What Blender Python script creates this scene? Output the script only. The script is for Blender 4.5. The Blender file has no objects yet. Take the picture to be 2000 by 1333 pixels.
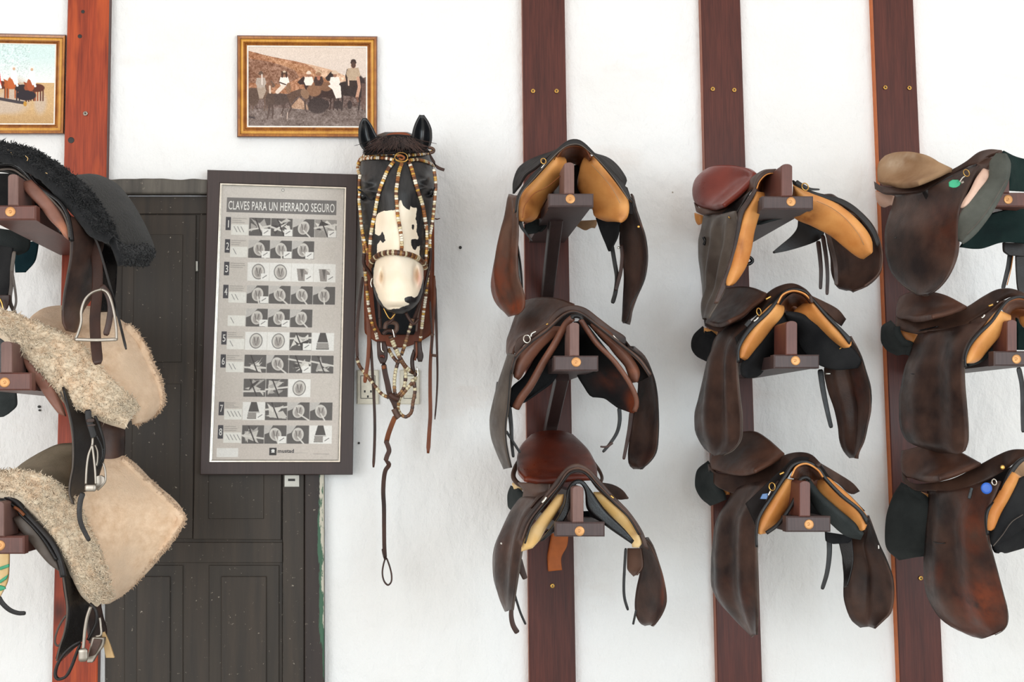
import bpy, math, random
import numpy as np
from mathutils import Vector, Matrix, noise
random.seed(7); np.random.seed(7)
sc = bpy.context.scene
COL = sc.collection
# ---------------------------------------------------------------- camera
F = 2145.0; CX, CY = 1000.0, 666.5; DIST = 3.6; CAMZ = 1.6
n_c = Vector((816 - CX, -(847 - CY), -F)).normalized()          # direction into the wall, in camera space
v_c = Vector((-300, 25767, -F)); v_c = (v_c - n_c * v_c.dot(n_c)).normalized()
x_c = n_c.cross(v_c)
ROT = Matrix((x_c, n_c, v_c))
cam_d = bpy.data.cameras.new('camera'); cam = bpy.data.objects.new('camera', cam_d); COL.objects.link(cam)
cam_d.sensor_width = 36.0; cam_d.lens = F / 2000 * 36.0; cam_d.clip_start = .05; cam_d.clip_end = 60
cam.matrix_world = Matrix.Translation((0, -DIST, CAMZ)) @ ROT.to_4x4()
sc.camera = cam
# ---------------------------------------------------------------- light
sc.view_settings.view_transform = 'Standard'; sc.view_settings.look = 'None'
sc.view_settings.gamma = 1; sc.view_settings.use_curve_mapping = False; sc.view_settings.exposure = 0.0
w = bpy.data.worlds.new('daylight'); sc.world = w; w.use_nodes = True
wt = w.node_tree; bg = wt.nodes['Background']; tc = wt.nodes.new('ShaderNodeTexCoord'); sx_ = wt.nodes.new('ShaderNodeSeparateXYZ'); wr_ = wt.nodes.new('ShaderNodeValToRGB')
wt.links.new(tc.outputs['Generated'], sx_.inputs[0]); wt.links.new(sx_.outputs[2], wr_.inputs[0]); wt.links.new(wr_.outputs[0], bg.inputs[0])
wr_.color_ramp.elements[0].position = .15; wr_.color_ramp.elements[0].color = (1, .895, .80, 1)
wr_.color_ramp.elements[1].position = .75; wr_.color_ramp.elements[1].color = (.62, .6, .57, 1)      # a dim ceiling overhead, bright openings at eye level
bg.inputs[1].default_value = 1.24
def area(name, loc, target, sx, sy, power, color):
    l = bpy.data.lights.new(name, 'AREA'); l.shape = 'RECTANGLE'; l.size = sx; l.size_y = sy
    l.energy = power; l.color = color
    o = bpy.data.objects.new(name, l); COL.objects.link(o); o.location = loc
    o.rotation_euler = (Vector(target) - Vector(loc)).to_track_quat('-Z', 'Y').to_euler(); return o
area('window_daylight_left', (-3.6, -6.0, 1.9), (0.1, 0, 1.2), 3.4, 3.0, 134, (.86, .95, 1))
area('fill_light_right', (3.2, -6.2, 1.7), (1.4, 0, .9), 4.0, 3.0, 150, (.70, .89, 1))  # fill lamp added to brighten the right side, no known window
# ---------------------------------------------------------------- pixel <-> place
_R = np.array(ROT)
def W(px, py, d):
    px = np.asarray(px, float); py = np.asarray(py, float); d = np.asarray(d, float)
    c = np.stack([(px - CX) / F, -(py - CY) / F, -np.ones_like(px)], -1)
    r = c @ _R.T
    t = (DIST - d) / r[..., 1]
    p = r * t[..., None]; p[..., 1] -= DIST; p[..., 2] += CAMZ
    return p
def wp(px, py, d): return Vector(W(px, py, d).tolist())
def ppm(d): return F / (DIST - d)                                # pixels per metre at distance d from the wall
CAM = np.array([0, -DIST, CAMZ])
# ---------------------------------------------------------------- materials
def lin(c):
    c = [x / 255 for x in c]
    return tuple((x / 12.92 if x <= .04045 else ((x + .055) / 1.055) ** 2.4) for x in c) + (1,)
MATS = {}
def nt(name):
    m = bpy.data.materials.new(name); m.use_nodes = True; t = m.node_tree
    return m, t, t.nodes['Principled BSDF']
def nd(t, kind, **kw):
    n = t.nodes.new(kind)
    for k, v in kw.items():
        if k in n.inputs.keys() if hasattr(n.inputs, 'keys') else False: n.inputs[k].default_value = v
        else: setattr(n, k, v)
    return n
def coords(t, scale=(1, 1, 1)):
    g = nd(t, 'ShaderNodeNewGeometry'); mp = nd(t, 'ShaderNodeMapping'); mp.inputs['Scale'].default_value = scale
    t.links.new(g.outputs['Position'], mp.inputs[0]); return mp.outputs[0]
def nz(t, vec, scale, detail=4, rough=.55):
    n = nd(t, 'ShaderNodeTexNoise'); n.inputs['Scale'].default_value = scale; n.inputs['Detail'].default_value = detail
    n.inputs['Roughness'].default_value = rough; t.links.new(vec, n.inputs['Vector']); return n.outputs[0]
def ramp(t, fac, a, b, ca=(0, 0, 0, 1), cb=(1, 1, 1, 1)):
    r = nd(t, 'ShaderNodeValToRGB'); e = r.color_ramp.elements
    e[0].position = a; e[0].color = ca; e[1].position = b; e[1].color = cb
    t.links.new(fac, r.inputs[0]); return r.outputs[0]
def mixc(t, fac, a, b, mode='MIX'):
    m = nd(t, 'ShaderNodeMix', data_type='RGBA', blend_type=mode)
    for s, v in ((0, fac), (6, a), (7, b)):
        if isinstance(v, (tuple, float, int)): m.inputs[s].default_value = v
        else: t.links.new(v, m.inputs[s])
    return m.outputs[2]
def attr(t, name):
    a = nd(t, 'ShaderNodeAttribute'); a.attribute_name = name; return a
def bump(t, bs, h, strength, dist=.002):
    b = nd(t, 'ShaderNodeBump'); b.inputs['Strength'].default_value = strength; b.inputs['Distance'].default_value = dist
    t.links.new(h, b.inputs['Height']); t.links.new(b.outputs[0], bs.inputs['Normal'])
def leather(name, base, dark=None, wear=(132, 62, 34), rough=.42, bmp=.35, scale=9, spec=.34, coat=0):
    m, t, bs = nt(name); v = coords(t)
    dark = dark or tuple(x * .68 for x in base)
    f = ramp(t, nz(t, v, scale, 5), .35, .68)
    c = mixc(t, f, lin(dark), lin(base))
    s = nz(t, v, 90, 3); c = mixc(t, ramp(t, s, .3, .75, (.88, .88, .88, 1), (1.12, 1.12, 1.12, 1)), c, c)
    wn = nd(t, 'ShaderNodeMath', operation='MULTIPLY'); t.links.new(attr(t, 'wear').outputs['Fac'], wn.inputs[0])
    t.links.new(ramp(t, nz(t, v, 22, 4), .25, .6), wn.inputs[1])
    c = mixc(t, wn.outputs[0], c, lin(wear))
    t.links.new(c, bs.inputs['Base Color'])
    r = ramp(t, nz(t, v, 30, 3), .3, .7, (rough - .07,) * 3 + (1,), (rough + .1,) * 3 + (1,)); t.links.new(r, bs.inputs['Roughness'])
    bs.inputs['Specular IOR Level'].default_value = spec; bs.inputs['Coat Weight'].default_value = coat
    bump(t, bs, nz(t, v, 260, 3), bmp, .0012); MATS[name] = m; return m
leather('dark_brown', (86, 62, 52), (40, 29, 27))
leather('umber', (100, 72, 59), (56, 40, 34))
leather('black_leather', (38, 33, 32), (24, 21, 21), rough=.38)
leather('matte_black', (34, 28, 27), (22, 19, 19), rough=.7, spec=.15)
leather('gloss_black', (22, 20, 21), (14, 12, 13), rough=.25)
leather('grey_leather', (98, 88, 80), (66, 56, 50))
leather('tan', (226, 162, 94), (194, 122, 60), wear=(120, 60, 26), scale=7, rough=.45)
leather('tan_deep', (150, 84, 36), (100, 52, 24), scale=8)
leather('cream_leather', (240, 214, 168), (222, 178, 110), scale=8)
leather('pink_leather', (226, 190, 170), (196, 156, 136), scale=8)
leather('chestnut', (112, 46, 28), (70, 28, 20), wear=(150, 66, 34), rough=.33, scale=6)
leather('red_leather', (128, 54, 42), (100, 38, 30), rough=.34, scale=5)
leather('mauve_leather', (150, 104, 88), (112, 74, 62), wear=(176, 112, 78))
leather('panel_brown', (124, 80, 62), (88, 54, 42), wear=(150, 88, 60))
leather('seat_brown', (104, 68, 52), (64, 42, 34), rough=.45)
leather('suede', (172, 140, 108), (140, 106, 76), rough=.8, bmp=.6, wear=(196, 174, 150), spec=.2)
leather('grey_suede', (142, 130, 112), (112, 102, 86), rough=.9, bmp=.7, spec=.1)
leather('felt_black', (42, 42, 43), (28, 28, 30), rough=.95, bmp=.9, spec=.1)
leather('felt_grey', (96, 98, 92), (70, 72, 68), rough=.95, bmp=.9, spec=.1)
leather('felt_dark_grey', (62, 66, 66), (44, 48, 48), rough=.9, bmp=.9, spec=.15)
leather('felt_green', (30, 46, 44), (20, 32, 32), rough=.95, bmp=.8, spec=.1)
leather('teal_felt', (24, 48, 54), (16, 34, 40), rough=.95, bmp=.8, spec=.1)
leather('strap_brown', (70, 42, 32), (44, 28, 24), rough=.4)
leather('strap_tan', (128, 66, 34), (86, 44, 26), rough=.4)
leather('plaque_brown', (134, 66, 34), (92, 42, 22), rough=.5)
def plain(name, c, rough=.5, metal=0.0, spec=.5):
    m, t, bs = nt(name); v = coords(t)
    k = ramp(t, nz(t, v, 40, 4), .3, .7, tuple(x * .8 for x in lin(c)[:3]) + (1,), lin(c))
    t.links.new(k, bs.inputs['Base Color']); bs.inputs['Roughness'].default_value = rough
    bs.inputs['Metallic'].default_value = metal; bs.inputs['Specular IOR Level'].default_value = spec
    MATS[name] = m; return m
plain('chrome', (226, 222, 212), .22, 1); plain('brass', (214, 168, 92), .3, 1); plain('steel', (170, 162, 152), .38, 1)
plain('copper_disc', (206, 150, 96), .42, .55); plain('green_tag', (40, 168, 120), .35); plain('blue_tag', (28, 92, 190), .35); plain('blue_grey_tag', (70, 108, 160), .3)
plain('white_plastic', (232, 226, 208), .45); plain('socket_dark', (30, 28, 26), .5); plain('lock_steel', (176, 176, 170), .35, .7)
plain('ear_black', (20, 22, 26), .22); plain('eye_black', (10, 9, 9), .12); plain('pale_wood', (206, 170, 120), .6)
plain('mat_white', (244, 240, 232), .6); plain('print_dark', (44, 42, 48), .5); plain('print_white', (236, 232, 226), .5)
plain('bare_wood', (196, 104, 44), .55)
def wood(name, base, dark, stretch=(14, 14, 1.1), rough=.42, knots=False, spec=.5, hi=None):
    m, t, bs = nt(name); v = coords(t, stretch); v1 = coords(t)
    g = nz(t, v, 3.2, 7, .62)
    c = mixc(t, ramp(t, g, .32, .7), lin(dark), lin(base))
    fine = nz(t, coords(t, (60, 60, 2)), 4, 4)
    c = mixc(t, .35, c, mixc(t, ramp(t, fine, .4, .6), lin(dark), lin(base)))
    if hi:
        c = mixc(t, ramp(t, nz(t, coords(t, (9, 9, 1.6)), 1.7, 3), .56, .74), c, lin(hi))
    if knots:
        vo = nd(t, 'ShaderNodeTexVoronoi'); vo.inputs['Scale'].default_value = 3.6; t.links.new(coords(t, (1.6, 1.6, 1)), vo.inputs['Vector'])
        c = mixc(t, ramp(t, vo.outputs['Distance'], .03, .2, (1, 1, 1, 1), (0, 0, 0, 1)), c, lin((46, 20, 14)))
    t.links.new(c, bs.inputs['Base Color']); bs.inputs['Roughness'].default_value = rough
    bs.inputs['Specular IOR Level'].default_value = spec
    bump(t, bs, fine, .25, .001); MATS[name] = m; return m
wood('post_red', (172, 70, 38), (116, 42, 26), knots=True, spec=.3, hi=(190, 84, 40))
wood('post_dark', (94, 48, 40), (62, 32, 29), spec=.3)
wood('post_edge', (168, 92, 56), (116, 60, 40))
wood('rack_wood', (82, 64, 62), (60, 46, 46), (3, 3, 3), .5)
wood('rack_end', (126, 94, 86), (100, 72, 66), (3, 3, 3), .55)
wood('rack_red', (110, 66, 56), (82, 48, 42), (3, 3, 3), .45)
wood('frame_dark', (58, 42, 40), (44, 32, 31), rough=.45)
wood('gold_highlight', (232, 178, 84), (206, 140, 56), (10, 10, 10), .25, spec=.7)  # moulding highlight put into the gilt colour
wood('gold_shade', (120, 58, 24), (84, 40, 18), (10, 10, 10), .3, spec=.6)  # moulding shade put into the gilt colour
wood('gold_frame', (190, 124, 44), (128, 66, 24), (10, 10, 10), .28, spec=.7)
def doorwood(name, base, dark, peel=0):
    m, t, bs = nt(name); v1 = coords(t)
    g = nz(t, coords(t, (12, 12, 1)), 3, 6); c = mixc(t, ramp(t, g, .3, .7), lin(dark), lin(base))
    s = nz(t, v1, 70, 5, .7); c = mixc(t, ramp(t, s, .66, .70), c, lin((150, 140, 126)))
    s2 = nz(t, v1, 26, 5, .7); c = mixc(t, ramp(t, s2, .745, .76), c, lin((190, 100, 56)))
    if peel:
        a = nz(t, coords(t, (9, 9, 2.2)), 2.5, 7, .7)
        ed = ramp(t, attr(t, 'wear').outputs['Fac'], .0, 1)
        mm = nd(t, 'ShaderNodeMath', operation='MULTIPLY'); t.links.new(ed, mm.inputs[0]); t.links.new(a, mm.inputs[1])
        c = mixc(t, ramp(t, mm.outputs[0], .27, .31), c, lin((60, 96, 74)))
        b = nz(t, coords(t, (14, 14, 3)), 4, 6, .7)
        m2 = nd(t, 'ShaderNodeMath', operation='MULTIPLY'); t.links.new(ed, m2.inputs[0]); t.links.new(b, m2.inputs[1])
        c = mixc(t, ramp(t, m2.outputs[0], .40, .43), c, lin((190, 184, 168)))
    t.links.new(c, bs.inputs['Base Color']); bs.inputs['Roughness'].default_value = .62
    bump(t, bs, nz(t, coords(t, (50, 50, 4)), 3, 4), .3, .0015); MATS[name] = m
doorwood('door_paint', (60, 50, 41), (42, 36, 31)); doorwood('door_jamb', (52, 42, 38), (40, 32, 30), 1)
doorwood('lintel_paint', (98, 92, 84), (60, 56, 52)); doorwood('door_recess', (54, 46, 38), (42, 36, 31))
# plaster
m, t, bs = nt('plaster'); v = coords(t)
big = nz(t, v, 1.3, 4); c = mixc(t, ramp(t, big, .35, .7), lin((236, 234, 232)), lin((244, 245, 246)))
vo = nd(t, 'ShaderNodeTexVoronoi'); vo.inputs['Scale'].default_value = 11; t.links.new(v, vo.inputs['Vector'])
spk = ramp(t, vo.outputs['Distance'], .020, .045, (1, 1, 1, 1), (0, 0, 0, 1))
gate = ramp(t, nz(t, v, 5, 2), .55, .6); mm = nd(t, 'ShaderNodeMath', operation='MULTIPLY'); t.links.new(spk, mm.inputs[0]); t.links.new(gate, mm.inputs[1])
c = mixc(t, mm.outputs[0], c, lin((150, 138, 122)))
sm = ramp(t, nz(t, coords(t, (1, 1, 2.2)), 2.3, 5, .6), .60, .78); sm2 = nd(t, 'ShaderNodeMath', operation='MULTIPLY'); t.links.new(sm, sm2.inputs[0]); sm2.inputs[1].default_value = .5
c = mixc(t, sm2.outputs[0], c, lin((224, 214, 208)))
t.links.new(c, bs.inputs['Base Color']); bs.inputs['Roughness'].default_value = .85; bs.inputs['Specular IOR Level'].default_value = .2
h = nd(t, 'ShaderNodeMath', operation='ADD'); t.links.new(nz(t, coords(t, (1, 1, .6)), 16, 8, .62), h.inputs[0])
h2 = nd(t, 'ShaderNodeMath', operation='MULTIPLY'); t.links.new(nz(t, v, 3.5, 3), h2.inputs[0]); h2.inputs[1].default_value = 1.6; t.links.new(h2.outputs[0], h.inputs[1])
bump(t, bs, h.outputs[0], .75, .018); MATS['plaster'] = m
m, t, bs = nt('floor_tile'); v = coords(t); br = nd(t, 'ShaderNodeTexBrick'); t.links.new(v, br.inputs['Vector']); br.inputs['Scale'].default_value = 1.6
br.inputs['Color1'].default_value = lin((206, 204, 198)); br.inputs['Color2'].default_value = lin((196, 196, 190)); br.inputs['Mortar'].default_value = lin((160, 156, 148))
t.links.new(br.outputs[0], bs.inputs['Base Color']); bs.inputs['Roughness'].default_value = .6; MATS['floor_tile'] = m
# sheepskin
def skin(name, hi, lo, sc_=40):
    m, t, bs = nt(name); v = coords(t)
    c = mixc(t, ramp(t, nz(t, v, sc_, 5, .65), .32, .66), lin(lo), lin(hi)); 
    c = mixc(t, ramp(t, nz(t, v, 7, 3), .4, .75), c, lin(tuple(x * .9 for x in hi)))
    t.links.new(c, bs.inputs['Base Color']); bs.inputs['Roughness'].default_value = .95; bs.inputs['Specular IOR Level'].default_value = .1
    bs.inputs['Sheen Weight'].default_value = .15
    bump(t, bs, nz(t, v, 150, 6, .7), .9, .004); MATS[name] = m
skin('fleece_cream', (255, 238, 212), (246, 214, 180)); skin('fleece_tan', (244, 214, 184), (220, 184, 150)); skin('fleece_black', (44, 44, 46), (20, 21, 23))
skin('suede_black', (50, 48, 46), (34, 33, 33), 25)
# glass pane: mostly clear with a faint reflection
m = bpy.data.materials.new('glass'); m.use_nodes = True; t = m.node_tree; t.nodes.clear()
o_ = nd(t, 'ShaderNodeOutputMaterial'); tr = nd(t, 'ShaderNodeBsdfTransparent'); gl = nd(t, 'ShaderNodeBsdfGlossy'); gl.inputs['Roughness'].default_value = .04
fr = nd(t, 'ShaderNodeFresnel'); fr.inputs[0].default_value = 1.35; mx = nd(t, 'ShaderNodeMixShader')
t.links.new(fr.outputs[0], mx.inputs[0]); t.links.new(tr.outputs[0], mx.inputs[1]); t.links.new(gl.outputs[0], mx.inputs[2]); t.links.new(mx.outputs[0], o_.inputs[0]); MATS['glass'] = m
# painted print (colour attribute)
def printmat(name, tint=1.0):
    m, t, bs = nt(name); t.links.new(attr(t, 'Col').outputs['Color'], bs.inputs['Base Color']); bs.inputs['Roughness'].default_value = .55; bs.inputs['Specular IOR Level'].default_value = .25; MATS[name] = m
printmat('print')
# ---------------------------------------------------------------- objects
def thing(name, label, cat, base, group=None, kind=None):
    o = bpy.data.objects.new(name, None); COL.objects.link(o); o.location = base; o.empty_display_size = .05
    if label: o['label'] = label
    if cat: o['category'] = cat
    if group: o['group'] = group
    if kind: o['kind'] = kind
    o['_b'] = [float(x) for x in base]
    return o
def base_of(o):
    b = np.zeros(3)
    while o is not None:
        b += np.array(o['_b']) if '_b' in o.keys() else 0; o = o.parent
    return b
def mesh_obj(name, V, Fc, mat, parent=None, smooth=True, attrs=None, label=None):
    V = np.asarray(V, float)
    if parent is not None: V = V - base_of(parent)
    me = bpy.data.meshes.new(name); me.from_pydata(V.tolist(), [], [tuple(f) for f in Fc])
    if attrs:
        for k, a in attrs.items():
            if k == 'Col':
                at = me.attributes.new('Col', 'FLOAT_COLOR', 'POINT'); at.data.foreach_set('color', np.asarray(a, float).ravel())
            else:
                at = me.attributes.new(k, 'FLOAT', 'POINT'); at.data.foreach_set('value', np.asarray(a, float).ravel())
    me.materials.append(MATS[mat] if isinstance(mat, str) else mat)
    me.polygons.foreach_set('use_smooth', [smooth] * len(me.polygons))
    me.update()
    o = bpy.data.objects.new(name, me); COL.objects.link(o)
    if parent is not None: o.parent = parent
    if label: o['label'] = label
    return o
def tag(o, label=None, cat=None, group=None, kind=None):
    for k, v in (('label', label), ('category', cat), ('group', group), ('kind', kind)):
        if v: o[k] = v
    return o
def recenter(o):                                                # put the origin of a one-mesh thing at its bounds' foot
    me = o.data; n = len(me.vertices); a = np.empty(n * 3); me.vertices.foreach_get('co', a); a = a.reshape(-1, 3)
    c = (a.min(0) + a.max(0)) / 2; a -= c; me.vertices.foreach_set('co', a.ravel()); o.location = c.tolist(); me.update()
    return o
def crom(P, T, ts, mono=False):
    P = np.asarray(P, float); n = len(P)
    if n == 2: 
        u = ((ts - T[0]) / (T[-1] - T[0])).reshape((-1,) + (1,) * (P.ndim - 1)); return P[0] * (1 - u) + P[1] * u
    m = np.empty_like(P)
    for i in range(n):
        a = max(i - 1, 0); b = min(i + 1, n - 1); m[i] = (P[b] - P[a]) / max(T[b] - T[a], 1e-9)
    if mono:                                                     # keep every strand between its rows (no overshoot at short end rows)
        sh = (-1,) + (1,) * (P.ndim - 1); S_ = np.diff(P, axis=0) / np.diff(T).reshape(sh)
        lo = np.minimum(np.abs(S_[:-1]), np.abs(S_[1:])); same = np.sign(S_[:-1]) * np.sign(S_[1:]) > 0
        m[1:-1] = np.where(same, np.sign(m[1:-1]) * np.minimum(np.abs(m[1:-1]), 2.6 * lo), m[1:-1] * .25)
    out = np.empty((len(ts),) + P.shape[1:])
    for k, t_ in enumerate(ts):
        i = min(max(np.searchsorted(T, t_, 'right') - 1, 0), n - 2); h = T[i + 1] - T[i]; s = (t_ - T[i]) / h
        out[k] = ((2*s**3 - 3*s**2 + 1) * P[i] + (s**3 - 2*s**2 + s) * h * m[i] + (-2*s**3 + 3*s**2) * P[i+1] + (s**3 - s**2) * h * m[i+1])
    return out
WT = np.array([1, 1, 500.0])
def resample(P, n):
    P = np.asarray(P, float); seg = np.linalg.norm(np.diff(P, axis=0) * WT, axis=1); T = np.concatenate([[0], np.cumsum(np.maximum(seg, 1e-3))])
    return crom(P, T, np.linspace(0, T[-1], n))
def grid(rows, nu, nv):
    G = np.stack([resample(r, nu) for r in rows])                # rows x nu x 3
    seg = np.linalg.norm(np.diff(G, axis=0) * WT, axis=2).mean(1); T = np.concatenate([[0], np.cumsum(np.maximum(seg, 1e-3))])
    return crom(G, T, np.linspace(0, T[-1], nv), True)
def normals(P):
    du = np.gradient(P, axis=1); dv = np.gradient(P, axis=0); n = np.cross(du, dv)
    l = np.linalg.norm(n, axis=2, keepdims=True); n = n / np.maximum(l, 1e-12)
    if (n * (CAM - P)).sum() < 0: n = -n
    return n
def ends(n):                                                     # short end rows have no reliable normal: take it from further in
    k = 5 if n.shape[0] >= 20 else (3 if n.shape[0] >= 12 else 1)
    n = n.copy()
    if n.shape[0] > 2*k + 1: n[:k] = n[k]; n[-k:] = n[-k-1]
    return n
def solid(G, base, puff=0, bow=0, p=2.4, relief=None, folds=()):
    P = W(G[..., 0], G[..., 1], G[..., 2]); nv, nu = P.shape[:2]; n = normals(P)
    u = np.linspace(0, 1, nu)[None, :]; v = np.linspace(0, 1, nv)[:, None]
    wd = np.linalg.norm(P[:, -1] - P[:, 0], axis=1)[:, None]; wd = np.minimum(wd / max(wd.max(), 1e-9), 1)
    off = bow * np.sin(np.pi * u) * wd**1.5
    for (u0, amp, wdt) in folds: off = off + amp * np.exp(-((u - u0) / wdt)**2) * np.sin(np.pi * v)**.6 * wd
    n = n.copy()
    for _ in range(2): n[1:-1] = (n[:-2] + n[1:-1] * 2 + n[2:]) / 4
    n = ends(n); n /= np.maximum(np.linalg.norm(n, axis=2, keepdims=True), 1e-9)
    P = P + n * off[..., None]
    n = ends(normals(P))
    eu = np.maximum(1 - np.abs(2*u - 1)**p, 0)**(1/p); ev = np.maximum(1 - np.abs(2*v - 1)**(p*3), 0)**(1/p)
    t_ = base + puff * eu * ev
    if relief is not None: t_ = t_ + relief(G, u, v)
    A = P + n * (t_ / 2)[..., None]; B = P - n * (t_ / 2)[..., None]
    idx = np.arange(nv * nu).reshape(nv, nu); N = nv * nu
    a, b, c, d = idx[:-1, :-1].ravel(), idx[:-1, 1:].ravel(), idx[1:, 1:].ravel(), idx[1:, :-1].ravel()
    Fc = np.concatenate([np.stack([a, b, c, d], 1), np.stack([d, c, b, a], 1) + N]).tolist()
    bd = idx[0, :].tolist() + idx[1:, -1].tolist() + idx[-1, -2::-1].tolist() + idx[-2:0:-1, 0].tolist()
    for i in range(len(bd)):
        x, y = bd[i], bd[(i + 1) % len(bd)]; Fc.append([y, x, x + N, y + N])
    # outward winding check on the front sheet
    q = Fc[len(a) // 2]; Vv = np.concatenate([A.reshape(-1, 3), B.reshape(-1, 3)])
    fn = np.cross(Vv[q[1]] - Vv[q[0]], Vv[q[2]] - Vv[q[0]]); m_ = n.reshape(-1, 3)[q[0]]
    if (fn * m_).sum() < 0: Fc = [f[::-1] for f in Fc]
    return Vv, Fc, n
def sweep(P, rx, ry, up=None, ns=10, p=2.0, closed=False, twist=0):
    """tube / strap along world path P; rx = half width (array or number), ry = half thickness"""
    P = np.asarray(P, float); n = len(P); tg = np.gradient(P, axis=0)
    if closed: tg = (np.roll(P, -1, 0) - np.roll(P, 1, 0)) / 2
    tg /= np.maximum(np.linalg.norm(tg, axis=1, keepdims=True), 1e-12)
    up = np.array([0, -1, 0.0]) if up is None else np.array(up, float)
    side = np.cross(tg, up)
    l = np.linalg.norm(side, axis=1)
    for i in range(n):
        if l[i] < .15: side[i] = side[i-1] if i else np.cross(tg[i], [0, 0, 1.0])
    side /= np.maximum(np.linalg.norm(side, axis=1, keepdims=True), 1e-12); nn = np.cross(side, tg)
    rx = np.broadcast_to(np.asarray(rx, float), (n,)); ry = np.broadcast_to(np.asarray(ry, float), (n,))
    th = np.linspace(0, 2*np.pi, ns, endpoint=False); c = np.sign(np.cos(th)) * np.abs(np.cos(th))**(2/p); s = np.sign(np.sin(th)) * np.abs(np.sin(th))**(2/p)
    V = P[:, None, :] + side[:, None, :] * (rx[:, None] * c)[..., None] + nn[:, None, :] * (ry[:, None] * s)[..., None]
    Fc = []
    m_ = n if closed else n - 1
    for i in range(m_):
        for j in range(ns):
            k = (j + 1) % ns; i2 = (i + 1) % n; Fc.append([i*ns + j, i*ns + k, i2*ns + k, i2*ns + j])
    if not closed: Fc.append(list(range(ns))[::-1]); Fc.append([(n-1)*ns + j for j in range(ns)])
    return V.reshape(-1, 3), Fc
def boxV(quad, d0, d1, bev=0):
    """box from a pixel quad (TL,TR,BR,BL) seen at distance d1, run straight back to d0"""
    f = W([q[0] for q in quad], [q[1] for q in quad], [d1] * 4); b = f.copy(); b[:, 1] = -d0
    if bev > 0:
        c = f.mean(0); V = []; 
        g = f.copy(); g[:, 1] += bev
        e = f + (c - f) / np.maximum(np.abs(c - f), 1e-6) * np.minimum(bev, np.abs(c - f)) * np.array([1, 0, 1])
        V = np.concatenate([e, g, b]); L = 3
    else: V = np.concatenate([f, b]); L = 2
    Fc = [[0, 3, 2, 1]]
    for k in range(L - 1):
        for i in range(4):
            j = (i + 1) % 4; Fc.append([k*4 + i, k*4 + j, k*4 + 4 + j, k*4 + 4 + i])
    o = (L - 1) * 4; Fc.append([o, o + 1, o + 2, o + 3]); return V, Fc
def rect(x0, y0, x1, y1): return [(x0, y0), (x1, y0), (x1, y1), (x0, y1)]
def box(name, quad, d0, d1, mat, parent=None, bev=0.002, label=None):
    V, Fc = boxV(quad, d0, d1, bev); return mesh_obj(name, V, Fc, mat, parent, smooth=False, label=label)
def merge(parts):
    V = []; Fc = []; n = 0
    for v, f in parts:
        V.append(np.asarray(v)); Fc += [[i + n for i in q] for q in f]; n += len(v)
    return np.concatenate(V), Fc
def disc(cx, cy, d, r, h, ns=28, dome=.3):
    c = W(cx, cy, d); V = []; Fc = []
    for k, (rr, hh) in enumerate(((1, 0), (1, h * .7), (.92, h), (.6, h * (1 + dome * .6)), (.25, h * (1 + dome)))):
        for i in range(ns):
            a = 2*np.pi*i/ns; V.append([c[0] + r*rr*np.cos(a), c[1] - hh, c[2] + r*rr*np.sin(a)])
    for k in range(4):
        for i in range(ns):
            j = (i + 1) % ns; Fc.append([k*ns + i, k*ns + j, (k+1)*ns + j, (k+1)*ns + i])
    Fc.append(list(range(ns))[::-1]); Fc.append([4*ns + i for i in range(ns)])
    return np.array(V), Fc
def torus(cx, cy, d, R, r, tilt=(0, 0), ns=28, ms=8, sx=1.0):
    c = W(cx, cy, d); a = np.linspace(0, 2*np.pi, ns, endpoint=False)
    P = np.stack([c[0] + R*sx*np.cos(a), c[1] + R*tilt[0]*np.cos(a) + R*tilt[1]*np.sin(a), c[2] + R*np.sin(a)], 1)
    return sweep(P, r, r, ns=ms, closed=True)
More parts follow.
